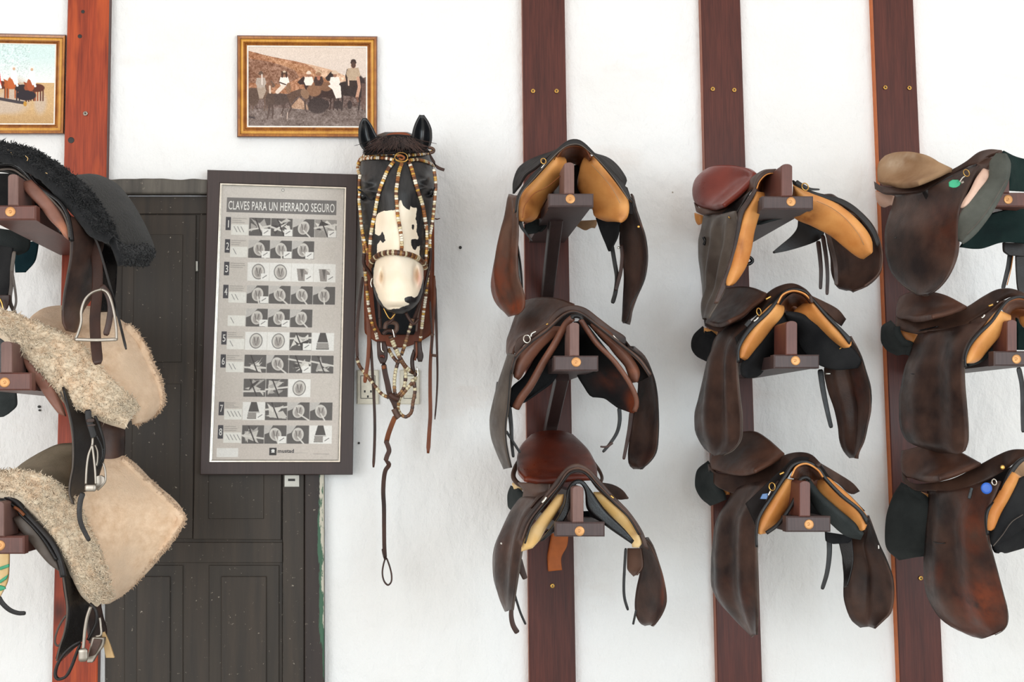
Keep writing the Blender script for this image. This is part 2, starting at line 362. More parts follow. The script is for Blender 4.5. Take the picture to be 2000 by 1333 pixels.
class Z:
    """a tracing frame: zoom-picture coordinates -> photograph pixels"""
    def __init__(s, ox, oy, k, root=None): s.o = (ox, oy); s.k = k; s.root = root
    def px(s, x, y): return s.o[0] + x * s.k, s.o[1] + y * s.k
    def pts(s, txt): 
        out = []
        for tk in txt.split():
            q = [float(a) for a in tk.split(',')]; x, y = s.px(q[0], q[1]); out.append((x, y) + tuple(q[2:]))
        return out
    def rows(s, txt, d):
        rs = [r.strip() for r in txt.split('/')]; n = len(rs); out = []
        if len(d) == 2: d = tuple(d) * 2
        for i, r in enumerate(rs):
            f = i / max(n - 1, 1); dl, dr = d[0]*(1-f) + d[2]*f, d[1]*(1-f) + d[3]*f
            if '@' in r: r, dd = r.split('@'); dl, dr = [float(a) for a in dd.split(',')]
            p = s.pts(r); m = len(p) - 1
            out.append([(q[0], q[1], q[2] if len(q) > 2 else dl + (dr - dl) * j / m) for j, q in enumerate(p)])
        return out
    def S(s, name, mat, txt, d, t=.004, puff=0, bow=0, nu=14, nv=30, wear=(), parent=None, relief=None, label=None, folds=()):
        G = grid(s.rows(txt, d), nu, nv); V, Fc, _ = solid(G, t, puff, bow, relief=relief, folds=folds)
        at = {}
        if wear:
            a = np.zeros(G.shape[:2])
            for (x, y, rx, ry, st) in wear:
                cx, cy = s.px(x, y); q = ((G[..., 0]-cx)/(rx*s.k))**2 + ((G[..., 1]-cy)/(ry*s.k))**2; a = np.maximum(a, st*np.exp(-q))
            at['wear'] = np.concatenate([a.ravel(), a.ravel()])
        return mesh_obj(name, V, Fc, mat, parent or s.root, attrs=at, label=label)
    def path(s, txt, d, n=40):
        p = s.pts(txt); m = max(len(p) - 1, 1); d = d if isinstance(d, tuple) else (d, d)
        q = [(a[0], a[1], a[2] if len(a) > 2 else d[0] + (d[1]-d[0])*i/m) for i, a in enumerate(p)]
        return resample(q, n)
    def T(s, name, mat, txt, d, r=8, r2=None, flat=1.0, n=40, parent=None, taper=0, p=2.0, label=None, closed=False):
        """tube with half width r (zoom px); flat = thickness / width"""
        G = s.path(txt, d, n); P = W(G[:, 0], G[:, 1], G[:, 2]); sc_ = s.k / ppm(G[:, 2])
        rr = np.linspace(r, r if r2 is None else r2, n) * sc_
        if taper: 
            e = np.linspace(0, 1, n); rr = rr * np.clip(np.minimum(e, 1 - e) / taper, .35, 1)**.5
        V, Fc = sweep(P, rr, rr * flat, ns=12 if p > 2 else 10, p=p, closed=closed); return mesh_obj(name, V, Fc, mat, parent or s.root, label=label)
    def strap(s, name, mat, txt, d, w=30, w2=None, **kw): return s.T(name, mat, txt, d, r=w/2, r2=None if w2 is None else w2/2, flat=kw.pop('flat', .16), p=kw.pop('p', 4.0), taper=kw.pop('taper', .03), **kw)
    def ring(s, name, mat, x, y, d, R=30, r=5, tilt=(.3, .2), sx=.9, parent=None, label=None):
        cx, cy = s.px(x, y); k = s.k / ppm(d); V, Fc = torus(cx, cy, d, R*k, r*k, tilt, sx=sx); return mesh_obj(name, V, Fc, mat, parent or s.root, label=label)
# ================================================================ the setting
def plane(name, co, mat, n=1):
    o = mesh_obj(name, co, [[0, 1, 2, 3]], mat, smooth=False); tag(o, kind='structure'); return o
def slabbox(name, x0, x1, y0, y1, z0, z1, mat):
    V = [(x, y, z) for z in (z0, z1) for (x, y) in ((x0, y0), (x1, y0), (x1, y1), (x0, y1))]
    Fc = [[0, 3, 2, 1], [4, 5, 6, 7], [0, 1, 5, 4], [1, 2, 6, 5], [2, 3, 7, 6], [3, 0, 4, 7]]
    o = mesh_obj(name, V, Fc, mat, smooth=False); tag(o, kind='structure'); return o
slabbox('wall_back', -5, 6, 0, .25, 0, 4.2, 'plaster')
slabbox('floor', -5, 6, -7, .25, -.1, 0, 'floor_tile')
def post(name, tl, tr, bl, br, mat, edge):
    """upright board: front face corners at y=0 and y=1333, extended up and down; side faces in their own tone"""
    def at(a, b, y): return a + (b - a) * y / 1333
    ys = (-560, 1900); d = .033
    q = [(at(tl, bl, ys[0]), ys[0]), (at(tr, br, ys[0]), ys[0]), (at(tr, br, ys[1]), ys[1]), (at(tl, bl, ys[1]), ys[1])]
    V, Fc = boxV(q, 0, d, .003); V[:, 2] = np.maximum(V[:, 2], 0.0)
    o = mesh_obj(name, V, Fc, mat, smooth=False); o.data.materials.append(MATS[edge])
    for p_ in o.data.polygons:
        if abs(p_.normal.x) > .8: p_.material_index = 1
    tag(o, kind='structure'); o['_b'] = [0, 0, 0]; return o
P1 = post('trim_1', 132, 213, 101, 190, 'post_red', 'post_dark')
P2 = post('trim_2', 1020, 1103, 1034, 1125, 'post_dark', 'post_edge')
P3 = post('trim_3', 1369, 1446, 1402, 1489, 'post_dark', 'post_edge')
P4 = post('trim_4', 1705, 1784, 1758, 1843, 'post_dark', 'bare_wood')
def screw(x, y, par, mat='brass', r=4.6):
    a = disc(x, y, .0325, r/ppm(.03), .002, 16, 0); b = torus(x, y, .0355, r*.8/ppm(.03), r*.25/ppm(.03), ns=6)
    c = disc(x, y, .0340, r*.35/ppm(.03), .0015, 6, 0)
    s = mesh_obj('screw', *merge([a, b]), mat, par); mesh_obj('screw_recess', *c, 'socket_dark', s, smooth=False)
for x, y, p_ in ((1041, 178, P2), (1087, 178, P2), (1079, 1145, P2), (1392, 174, P3), (1434, 176, P3), (1729, 171, P4), (1776, 172, P4), (1798, 1130, P4), (167, 222, P1)):
    screw(x, y, p_, 'steel' if p_ is P1 else 'brass')
for x, y, r in ((162, 23, 3.5), (156, 71, 4), (139, 274, 6)):
    mesh_obj('knot', *disc(x, y, .0328, r/ppm(.03), .0012, 14, 0), 'socket_dark', P1)
# chip of bare wood on post 2 (broken brace)
Zc = Z(940, 830, .37718, P2)
Zc.S('bare_wood_patch', 'bare_wood', '375,540 445,560/355,640 440,620/345,700 410,690/345,755 415,750', (.06, .045, .035, .035), t=.02, label='orange bare wood stub where a brace broke off')
# nails and marks in the plaster
for x, y, r in ((899, 484, 3), (1440, 610, 0), (701, 866, 2.2), (77, 795, 2.6), (78, 802, 2), (1398, 1076, 1.5)):
    if r:
        o = mesh_obj('wall_nail', *disc(x, y, .001, r/ppm(0), .006, 10, 0), 'socket_dark'); recenter(o)
        tag(o, {899: 'small dark nail head in the white wall right of the horse head', 701: 'tiny dark nail in the wall near the lower corner of the framed chart', 77: 'dark nail hole in wall left of the lower sheepskin saddle, upper one', 78: 'dark nail hole in wall left of the lower sheepskin saddle, lower one', 1398: 'tiny nail in wall left edge of the third post'}[x], 'nail')
# ---- door
D = thing('door_1', None, None, wp(400, 1333, 0), kind='structure'); 
def dbox(name, x0, y0, x1, y1, d, mat='door_paint', quad=None, par=None, d0=0): return box(name, quad or rect(x0, y0, x1, y1), d0, d, mat, par or D, .0015)
YB = 1790
dbox('door_leaf', 205, 384, 552, YB, .006)
dbox('top_rail', 205, 384, 552, 418, .012)
sh = dbox('shutter', 240, 420, 383, 1053, .013, quad=[(240, 420), (383, 420), (376, 1053), (232, 1053)])
dbox('panel_moulding', 262, 458, 357, 708, .0165, 'door_recess', par=sh, d0=.012, quad=[(262, 458), (357, 458), (354, 708), (259, 708)])
dbox('panel_moulding', 259, 750, 354, 1012, .0165, 'door_recess', par=sh, d0=.012, quad=[(259, 750), (353, 750), (350, 1012), (256, 1012)])
sh2 = dbox('shutter', 389, 420, 550, 1055, .016, quad=[(390, 420), (551, 420), (549, 1055), (377, 1054)])
dbox('panel_moulding', 408, 458, 515, 1014, .0195, 'door_recess', par=sh2, d0=.015, quad=[(410, 458), (517, 458), (515, 1014), (407, 1014)])
dbox('middle_rail', 205, 1060, 552, 1100, .010)
for a, b in ((243, 357), (408, 545)):
    pm = dbox('lower_panel', a, 1105, b, YB, .011, 'door_recess')
    dbox('raised_field', a + 24, 1127, b - 25, YB, .017, 'door_paint', par=pm, d0=.01)
dbox('door_post', 553, 384, 594, YB, .022)
V, Fc = boxV([(596, 384), (632, 384), (634, YB), (594, YB)], 0, .028, .002)
# finer mesh so the flaking paint can follow the outer edge
nx, ny = 12, 60; G = np.zeros((ny, nx, 3))
for j in range(ny):
    for i in range(nx):
        y = 384 + (YB - 384) * j / (ny - 1); G[j, i] = (596 + 37 * i / (nx - 1), y, .028)
Vj, Fj, _ = solid(G, .012); u = np.tile(np.linspace(-.4, 1, nx), ny); zz = np.repeat(np.linspace(384, YB, ny), nx); wr = np.clip(u, 0, 1) * np.clip(1.25 - np.abs(zz - 1010) / 420, .55, 1)
jb = mesh_obj('door_jamb', V, Fc, 'door_jamb', D, smooth=False); mesh_obj('flaking_paint', Vj, Fj, 'door_jamb', jb, attrs={'wear': np.concatenate([wr, wr])}, label='worn jamb face with green and white paint flaking')
dbox('door_hinge', 382, 510, 387, 530, .018, 'lock_steel')
lk = dbox('lock_plate', 555, 928, 585, 952, .026, 'lock_steel'); dbox('keyhole', 562, 935, 577, 941, .0265, 'socket_dark', par=lk, d0=.024)
# rough lintel
def rough(G, u, v): return np.array([[0.004 * noise.noise(Vector((G[j, i, 0] * .05, G[j, i, 1] * .08, 3))) for i in range(G.shape[1])] for j in range(G.shape[0])])
Zl = Z(0, 0, 1, None)
tx = ' '.join(f'{x},{352 + 3*noise.noise(Vector((x*.031+.37, 0.3, 0))):.1f}' for x in range(205, 640, 8)); bx = ' '.join(f'{x},380' for x in range(205, 640, 8))
o = Zl.S('trim_5', 'lintel_paint', tx + '/' + bx, (.024, .024), t=.03, nu=110, nv=8, relief=rough); tag(o, kind='structure')
# ================================================================ framed pictures
def bil(q, u, v):
    q = np.asarray(q, float); u = np.asarray(u)[..., None]; v = np.asarray(v)[..., None]
    return (q[0]*(1-u) + q[1]*u)*(1-v) + (q[3]*(1-u) + q[2]*u)*v
def inset(q, k):
    q = np.asarray(q, float); w_ = (abs(q[1]-q[0]).max() + abs(q[2]-q[3]).max())/2; h_ = (abs(q[3]-q[0]).max() + abs(q[2]-q[1]).max())/2
    return bil(q, np.array([k/w_, 1-k/w_, 1-k/w_, k/w_]), np.array([k/h_, k/h_, 1-k/h_, 1-k/h_]))
def frame(name, q, prof, mat, parent):
    V = []; Fc = []
    for k, d in prof:
        c = inset(q, k); V += W(c[:, 0], c[:, 1], [d]*4).tolist()
    n = len(prof)
    for a in range(n):
        b = (a + 1) % n
        for i in range(4):
            j = (i + 1) % 4; Fc.append([a*4 + i, a*4 + j, b*4 + j, b*4 + i])
    o = mesh_obj(name, V, Fc, mat, parent, smooth=False)
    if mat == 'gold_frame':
        for mn in ('gold_highlight', 'gold_shade'): o.data.materials.append(MATS[mn])
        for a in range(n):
            for i in range(4): o.data.polygons[a*4 + i].material_index = [2, 2, 0, 2, 1, 0, 2, 0, 2, 2][a % 10]  # rings carry painted highlights and shade of the moulding
    return o
def printmesh(name, q, d, img, parent, mat='print', par_label=None):
    h, w_ = img.shape[:2]; uu, vv = np.meshgrid(np.linspace(0, 1, w_), np.linspace(0, 1, h)); p = bil(q, uu, vv)
    V = W(p[..., 0], p[..., 1], np.full(uu.shape, d)).reshape(-1, 3); idx = np.arange(h*w_).reshape(h, w_)
    Fc = np.stack([idx[:-1, :-1].ravel(), idx[1:, :-1].ravel(), idx[1:, 1:].ravel(), idx[:-1, 1:].ravel()], 1).tolist()
    c = np.clip(img, 0, 255) / 255.0; L = np.where(c <= .04045, c/12.92, ((c+.055)/1.055)**2.4); C = np.concatenate([L, np.ones((h, w_, 1))], 2)
    return mesh_obj(name, V, Fc, mat, parent, smooth=False, attrs={'Col': C})
class Paint:
    """a small painter: fills polygons, ellipses and strokes on a colour grid; coordinates 0..W, 0..H of its own"""
    def __init__(s, w_, h, W0, H0, bg):
        s.I = np.zeros((h, w_, 3)) + np.array(bg, float); s.X, s.Y = np.meshgrid((np.arange(w_)+.5)*W0/w_, (np.arange(h)+.5)*H0/h); s.kx = W0/w_
    def m(s, M, c, a=1.0): 
        c = np.array(c, float); M = np.clip(M, 0, 1) * a; s.I = s.I*(1-M[..., None]) + c*M[..., None]
    def poly(s, pts, c, a=1.0):
        p = np.array(pts, float).reshape(-1, 2); x0, y0 = p.min(0); x1, y1 = p.max(0); ins = np.zeros(s.X.shape, bool); n = len(p)
        for i in range(n):
            xa, ya = p[i]; xb, yb = p[(i+1) % n]
            if ya == yb: continue
            cnd = ((ya > s.Y) != (yb > s.Y)); ins ^= cnd & (s.X < (xb-xa)*(s.Y-ya)/(yb-ya) + xa)
        s.m(ins.astype(float), c, a)
    def ell(s, cx, cy, rx, ry, c, a=1.0, soft=.15, ang=0):
        ca, sa = math.cos(ang), math.sin(ang); X = (s.X-cx)*ca + (s.Y-cy)*sa; Y = -(s.X-cx)*sa + (s.Y-cy)*ca
        q = np.sqrt((X/rx)**2 + (Y/ry)**2); s.m((1-q)/soft + .5, c, a)
    def rect(s, x0, y0, x1, y1, c, a=1.0): s.m(((s.X >= x0) & (s.X < x1) & (s.Y >= y0) & (s.Y < y1)).astype(float), c, a)
    def line(s, pts, w_, c, a=1.0):
        p = np.array(pts, float).reshape(-1, 2); D_ = np.full(s.X.shape, 1e9)
        for i in range(len(p)-1):
            v = p[i+1]-p[i]; L = (v**2).sum() + 1e-9; t_ = np.clip(((s.X-p[i, 0])*v[0] + (s.Y-p[i, 1])*v[1])/L, 0, 1)
            D_ = np.minimum(D_, np.hypot(s.X-p[i, 0]-t_*v[0], s.Y-p[i, 1]-t_*v[1]))
        s.m((w_/2 - D_)/s.kx + .5, c, a)
    def grain(s, amp, cell=1, M=None, seed=1):
        r = np.random.RandomState(seed); h, w_ = s.X.shape; n = r.randn(h//cell+2, w_//cell+2)
        yy = np.arange(h)/cell; xx = np.arange(w_)/cell; y0 = yy.astype(int); x0 = xx.astype(int); fy = (yy-y0)[:, None]; fx = (xx-x0)[None]
        g = (n[y0][:, x0]*(1-fy)*(1-fx) + n[y0+1][:, x0]*fy*(1-fx) + n[y0][:, x0+1]*(1-fy)*fx + n[y0+1][:, x0+1]*fy*fx)
        if M is not None: g = g*M
        s.I = s.I + (g*amp)[..., None]
GOLD = [(0, 0), (0, .018), (2, .024), (6, .022), (7, .017), (12, .021), (16, .014), (17, .016), (20, .012), (20, 0)]
# --- picture over the chart: riders on a hillside (view P: 1777 x 1333)
q = [(463, 69), (737, 71), (737, 269), (463, 268)]
pic = thing('framed_picture', 'gilt framed sepia photograph of riders on a hillside above the chart', 'picture', wp(600, 268, 0), 'gilt framed riding photographs')
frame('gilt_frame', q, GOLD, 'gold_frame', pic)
frame('white_mount', inset(q, 19), [(0, .008), (0, .0125), (3.2, .0125), (3.2, .008)], 'mat_white', pic)
pt = Paint(400, 272, 1290, 880, (212, 196, 186))          # coordinates: zoom P minus (250,222)
X, Y = pt.X, pt.Y
pt.m((Y/880)*0 + (1 - Y/500), (226, 208, 192), .5)
hill = [0, 45, 60, 62, 200, 98, 330, 125, 520, 160, 620, 185, 700, 230, 780, 300, 900, 400, 1290, 430, 1290, 880, 0, 880]
pt.poly([560, 170, 700, 200, 900, 250, 1020, 300, 1100, 330, 1100, 460, 700, 460], (206, 168, 140))
pt.poly(hill, (166, 116, 86)); pt.poly([0, 130, 200, 160, 500, 240, 560, 340, 400, 420, 0, 400], (126, 92, 76), .7)
pt.poly([130, 90, 420, 160, 640, 220, 760, 320, 600, 300, 300, 180], (182, 134, 98), .6)
pt.poly([0, 560, 300, 520, 700, 520, 1290, 330, 1290, 880, 0, 880], (104, 84, 78)); pt.poly([0, 690, 500, 680, 800, 700, 1290, 640, 1290, 880, 0, 880], (112, 96, 90))
pt.poly([450, 680, 560, 560, 640, 640, 700, 700], (176, 138, 112))
M = ((Y > 40 + X*.25)).astype(float); pt.grain(15, 3, M, 3); pt.grain(12, 6, M, 4); pt.grain(9, 14, M, 9)
HB = (70, 52, 46); HL = (120, 88, 68)
def horse(x, y, w_, h, c, flip=1):
    pt.ell(x, y, w_*.5, h*.22, c); pt.ell(x - flip*w_*.33, y+h*.02, w_*.2, h*.24, c)
    pt.poly([x + flip*w_*.3, y - h*.18, x + flip*w_*.62, y - h*.5, x + flip*w_*.82, y - h*.3, x + flip*w_*.74, y - h*.22, x + flip*w_*.6, y - h*.22, x + flip*w_*.5, y + h*.1], c)
    for k in (-.4, -.26, .3, .42): pt.line([x + w_*k, y + h*.1, x + w_*(k+.02), y + h*.4, x + w_*(k-.01), y + h*.62], w_*.05, c)
# riders' horses back to front
horse(110, 520, 230, 300, (108, 84, 70)); pt.ell(60, 560, 60, 100, (92, 72, 62)); pt.ell(180, 480, 50, 60, (112, 86, 70))
horse(800, 490, 320, 330, (62, 44, 40), -1); pt.ell(720, 480, 80, 70, (138, 100, 76)); pt.ell(850, 440, 70, 50, (128, 92, 70)); pt.ell(760, 650, 110, 90, (58, 46, 44))
horse(1110, 460, 330, 380, (54, 42, 40), -1); pt.ell(1180, 430, 100, 130, (58, 46, 44)); pt.poly([1060, 320, 1080, 240, 1110, 250, 1130, 330, 1180, 420, 1080, 470], (60, 46, 42)); pt.line([1092, 300, 1098, 420], 16, (214, 180, 160))
for xx in (800, 860, 960, 1000, 1110): pt.ell(xx, 640, 26, 46, (58, 46, 44))
# foal in front
pt.ell(330, 580, 130, 65, (82, 66, 60)); pt.ell(240, 590, 50, 80, (86, 68, 60)); pt.poly([420, 540, 470, 500, 570, 465, 620, 470, 655, 560, 640, 620, 600, 540, 520, 560, 470, 640], (96, 72, 60)); pt.ell(620, 520, 42, 60, (140, 108, 86), ang=-.5)
for a in ([235, 640, 225, 720, 210, 800], [265, 640, 270, 730, 262, 790], [440, 600, 470, 680, 430, 760, 418, 800], [620, 600, 625, 690, 640, 720], [400, 620, 380, 700, 360, 760]): pt.line(a, 18, (78, 60, 54))
pt.line([432, 730, 424, 800], 10, (216, 190, 174)); pt.line([362, 750, 356, 770], 9, (190, 170, 158))
# riders
def rider(x, y, s_, top, hat, low=None, brim=1.0):
    if low: pt.poly([x - 50*s_, y + 150*s_, x + 40*s_, y + 130*s_, x + 60*s_, y + 200*s_, x + 20*s_, y + 290*s_, x - 20*s_, y + 290*s_], low)
    pt.poly([x - 48*s_, y + 50*s_, x + 44*s_, y + 46*s_, x + 62*s_, y + 110*s_, x + 34*s_, y + 160*s_, x - 40*s_, y + 160*s_, x - 62*s_, y + 110*s_], top)
    pt.ell(x, y + 22*s_, 22*s_, 30*s_, (150, 108, 86)); pt.ell(x, y, 42*s_*brim, 16*s_, hat); pt.ell(x, y - 12*s_, 22*s_, 18*s_, hat)
rider(140, 300, .95, (176, 160, 148), (96, 74, 62), (170, 150, 134), .7); pt.line([150, 310, 152, 420], 14, (226, 210, 200)); pt.ell(232, 440, 30, 56, (128, 92, 72)); pt.line([236, 440, 240, 510], 22, (214, 188, 168))
rider(395, 292, .9, (238, 226, 216), (206, 184, 160)); pt.ell(395, 296, 30, 12, (96, 68, 54)); pt.line([345, 395, 410, 420], 14, (84, 62, 54)); pt.line([380, 440, 320, 500], 44, (226, 208, 192)); pt.ell(440, 460, 28, 60, (140, 104, 80)); pt.ell(372, 308, 12, 36, (74, 50, 40)); pt.ell(418, 308, 12, 36, (74, 50, 40))
rider(662, 290, .85, (240, 226, 214), (228, 206, 186), None, .8); rider(770, 285, .9, (72, 52, 46), (196, 164, 134)); pt.ell(770, 340, 18, 30, (170, 110, 88)); pt.ell(768, 300, 28, 22, (150, 110, 84))
rider(948, 285, .95, (236, 224, 214), (210, 184, 160)); pt.poly([870, 430, 960, 390, 1010, 430, 1020, 560, 960, 570, 920, 470], (236, 222, 212))
rider(1150, 170, 1.25, (184, 160, 136), (66, 50, 46), None, .62); pt.ell(1150, 196, 22, 34, (84, 62, 54)); pt.poly([1080, 260, 1110, 240, 1100, 320, 1070, 300], (176, 152, 128)); pt.line([1200, 340, 1215, 440, 1190, 550], 34, (196, 150, 126)); pt.line([1190, 560, 1200, 600], 22, (120, 84, 70))
pt.poly([0, 770, 70, 780, 82, 800, 0, 785], (50, 42, 44)); pt.poly([1240, 400, 1290, 400, 1290, 700, 1240, 690], (120, 92, 82), .7)
pt.grain(7, 2, None, 5); pt.m((Y-560)/320, (150, 136, 130), .35)
printmesh('photograph', inset(q, 22), .0105, pt.I, pic)
box('backing_board', inset(q, 4), 0.001, .009, 'frame_dark', pic)
# --- picture at the far left, cut by the frame (view T)
q2 = [(-150, 62), (129, 68), (125, 262), (-150, 262)]
pic2 = thing('framed_picture', 'gilt framed colour photograph of mounted riders at the left edge', 'picture', wp(0, 262, 0), 'gilt framed riding photographs')
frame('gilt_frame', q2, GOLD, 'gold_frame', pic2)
frame('white_mount', inset(q2, 16), [(0, .008), (0, .0135), (5, .0135), (5, .008)], 'mat_white', pic2)
iq = inset(q2, 20); pt = Paint(420, 290, 272, 190, (206, 226, 224)); X, Y = pt.X, pt.Y            # px from x=-130,y=86
ox = 130; oy = 86
pt.m((Y-30)/60, (238, 236, 232), .8); pt.rect(0, 92, 300, 200, (206, 170, 124)); pt.m((Y-150)/40, (176, 140, 96), .7)
for cx, cy, rx, ry in ((54, 112, 28, 30), (50, 140, 34, 26), (4, 142, 30, 26), (110, 140, 14, 26), (-60, 110, 40, 46), (20, 150, 40, 16)): pt.ell(cx+ox, cy+oy-86, rx, ry, (196, 176, 158), .85, .6)
pt.grain(16, 3, ((Y > 0) & (Y < 78)).astype(float) * ((X > 150) & (X < 215)), 6); pt.grain(7, 2, None, 8)
def h2(x, y, c, w_=34, h=30):
    x += ox; y -= 86; pt.ell(x, y, w_*.5, h*.32, c); pt.poly([x-w_*.4, y, x-w_*.55, y-h*.5, x-w_*.2, y-h*.3], c)
    for k in (-.38, -.2, .24, .4): pt.line([x+w_*k, y+4, x+w_*k*1.02, y+h*1.0], 3, c)
for x, y, c in ((-70, 186, (120, 64, 36)), (-30, 186, (90, 46, 30)), (3, 186, (150, 74, 38)), (22, 184, (96, 48, 30)), (45, 184, (176, 90, 44)), (70, 192, (48, 38, 40)), (90, 190, (150, 76, 44)), (102, 190, (90, 46, 34))): h2(x, y, c)
pt.ell(78+ox, 122, 22, 12, (46, 38, 44)); pt.line([5+ox, 128, 60+ox, 138, 75+ox, 140], 7, (70, 62, 66)); pt.ell(45+ox, 92, 9, 14, (190, 96, 50)); pt.ell(88+ox, 96, 9, 16, (170, 84, 50))
def r2(x, y, c, c2=(244, 242, 240)):
    x += ox; y -= 86; pt.ell(x, y, 4.2, 4.4, (236, 232, 224)); pt.ell(x, y+2.5, 3, 3.5, (206, 168, 140)); pt.poly([x-6, y+7, x+6, y+7, x+8, y+24, x+10, y+36, x+2, y+40, x-3, y+28, x-8, y+24], c); pt.line([x+2, y+24, x+8, y+42], 5, c2)
r2(-60, 146, (240, 236, 230)); r2(-25, 148, (200, 60, 50)); r2(13, 148, (208, 66, 56)); r2(50, 143, (246, 244, 242)); r2(90, 144, (246, 244, 242)); r2(-2, 152, (246, 244, 242))
pt.ell(76+ox, 142, 4, 6, (190, 140, 60))
printmesh('photograph', iq, .0115, pt.I, pic2); box('backing_board', inset(q2, 4), .001, .009, 'frame_dark', pic2)
# ================================================================ framed chart
pq = [(405, 332), (699, 341), (689, 928), (391, 928)]
iq = [(430, 358), (676, 366), (664, 903), (409, 903)]
ch = thing('framed_chart', 'tall dark framed chart of numbered horseshoeing steps hanging over the door', 'poster', wp(540, 928, .03), None)
def frame2(name, qo, qi, prof, mat, parent):
    V = []; Fc = []; qo = np.array(qo, float); qi = np.array(qi, float)
    for k, d in prof:
        c = qo*(1-k) + qi*k; V += W(c[:, 0], c[:, 1], [d]*4).tolist()
    n = len(prof)
    for a in range(n):
        b = (a+1) % n
        for i in range(4): j = (i+1) % 4; Fc.append([a*4+i, a*4+j, b*4+j, b*4+i])
    return mesh_obj(name, V, Fc, mat, parent, smooth=False)
frame2('wooden_frame', pq, iq, [(0, .03), (0, .056), (.06, .060), (.94, .060), (1, .056), (1, .03)], 'frame_dark', ch)
frame2('silver_fillet', iq, inset(iq, 4.5), [(0, .040), (0, .055), (.55, .055), (.7, .048), (1, .047), (1, .040)], 'chrome', ch)
box('backing_board', inset(pq, 6), .029, .040, 'frame_dark', ch)
pr = inset(iq, 4); DP = .0445
pt = Paint(330, 730, 1000, 2200, (204, 196, 188)); X, Y = pt.X, pt.Y
pt.m((Y-300)/2500, (196, 184, 174), .8)
BX = (226, 222, 214); DK = (88, 84, 82); MD = (150, 144, 138); LT = (228, 224, 218)
pt.rect(45, 95, 940, 215, (112, 108, 106))
rows_ = [(252, 'LAHR'), (430, 'HHK'), (612, 'OOTT'), (795, 'HHHH'), (982, 'HHH'), (1168, 'OOLF'), (1352, 'LHAA'), (1545, 'ALO'), (1732, 'FAHH'), (1920, 'LHHF')]
rr = random.Random(11)
def cell(x, y, w_, h, k):
    c = {'T': LT, 'F': LT, 'L': DK, 'A': DK, 'R': MD}.get(k, DK); pt.rect(x, y, x+w_, y+h, c)
    cx, cy = x+w_*.5, y+h*.5
    if k in 'HOK':
        if k == 'O' and rr.random() < .5: pt.rect(x, y, x+w_, y+h, LT)
        a = rr.uniform(-.5, .5); pt.ell(cx, cy, w_*.29, h*.42, (70, 66, 64), .9, .1, a); pt.ell(cx, cy, w_*.26, h*.38, (206, 200, 192), 1, .1, a); pt.ell(cx, cy+6, w_*.17, h*.27, (160, 152, 146), 1, .3, a)
        pt.line([cx-18, cy-30, cx, cy+30, cx+18, cy-30], 7, (110, 104, 100)); pt.line([cx, cy-34, cx, cy+20], 6, (190, 184, 176))
        if k != 'O':
            pt.poly([x, y, x+w_*rr.uniform(.3, .6), y, x+w_*.2, y+h*.4, x, y+h*.5], (190, 184, 178)); pt.line([x+w_*rr.uniform(.5, 1), y+h, cx, cy+20], 12, (214, 208, 200))
    elif k == 'F':
        pt.poly([cx-22, y, cx+22, y, cx+44, cy+8, cx+52, y+h-10, cx-52, y+h-10, cx-44, cy+8], (74, 70, 68)); pt.poly([cx-42, cy+10, cx+42, cy+10, cx+50, y+h-14, cx-50, y+h-14], (150, 144, 138)); pt.line([cx-44, cy+8, cx+44, cy+8], 6, (210, 206, 200))
    elif k == 'T': pt.poly([cx-46, cy-30, cx+50, cy-30, cx+36, y+h-6, cx-32, y+h-6], (150, 142, 136)); pt.poly([cx-20, cy-28, cx+10, cy-28, cx, y+h-10], (100, 94, 90)); pt.poly([cx+14, cy-28, cx+50, cy-30, cx+44, cy], (214, 208, 200))
    else:
        for _ in range(4):
            p = [(x+rr.uniform(0, w_), y+rr.uniform(0, h)) for _ in range(4)]; g = rr.choice([(220, 214, 206), (170, 164, 158), (60, 56, 56), (200, 194, 186)]); pt.poly([v for q_ in p for v in q_], g)
        pt.line([x, y+h*rr.uniform(.2, .9), x+w_, y+h*rr.uniform(.2, .9)], 14, (214, 208, 200)); pt.line([x+w_*.3, y+8, x+w_*.6, y+h-8], 10, (54, 50, 50))
    if rr.random() < .45:
        pt.rect(x+w_*.62, y+h*.6, x+w_-2, y+h-3, (232, 228, 222)); pt.line([x+w_*.7, y+h*.85, x+w_*.88, y+h*.7], 5, (70, 66, 66))
for n, (y, kinds) in enumerate(rows_):
    x0 = 232 if n not in (7,) else 232
    pt.rect(45, y, 940, y+146, (196, 188, 178), .35)
    for i, k in enumerate(kinds): cell(x0 + i*178, y, 178, 146, k)
    for i in range(len(kinds)): pt.line([x0 + i*178, y, x0 + i*178, y+146], 4, (206, 200, 192))
    if n not in (2, 7):
        pt.rect(88, y+58, 228, y+142, BX)
        for i in range([3, 1, 0, 2, 1, 1, 2, 0, 4, 4][n]): a = 112 + i*28; pt.line([a, y+76, a+24, y+118], 4, (96, 92, 92))
    if n not in (4, 7):
        for i in range(3): pt.line([95, y+10+i*16, 95+rr.uniform(60, 118), y+11+i*16], 5, (150, 144, 138), .9)
for n in (0, 1, 2, 3, 5, 6, 8, 9): pt.rect(42, rows_[n][0], 84, rows_[n][0]+108, (52, 52, 60))
pt.rect(40, 2105, 210, 2175, (226, 222, 216)); pt.rect(455, 2100, 512, 2160, (34, 34, 38)); pt.line([520, 2140, 760, 2142], 2, (120, 114, 110), .6); pt.line([800, 2150, 930, 2151], 4, (130, 124, 118), .7)
pt.ell(484, 2122, 14, 10, (230, 228, 224)); pt.poly([470, 2140, 478, 2120, 484, 2135, 490, 2120, 498, 2140], (230, 228, 224)); pt.line([500, 25, 500, 25.1], 26, (120, 116, 112)); pt.line([500, 25, 500, 25.1], 16, (226, 222, 216))
pt.grain(4, 2, None, 21)
printmesh('printed_sheet', pr, DP, pt.I, ch)
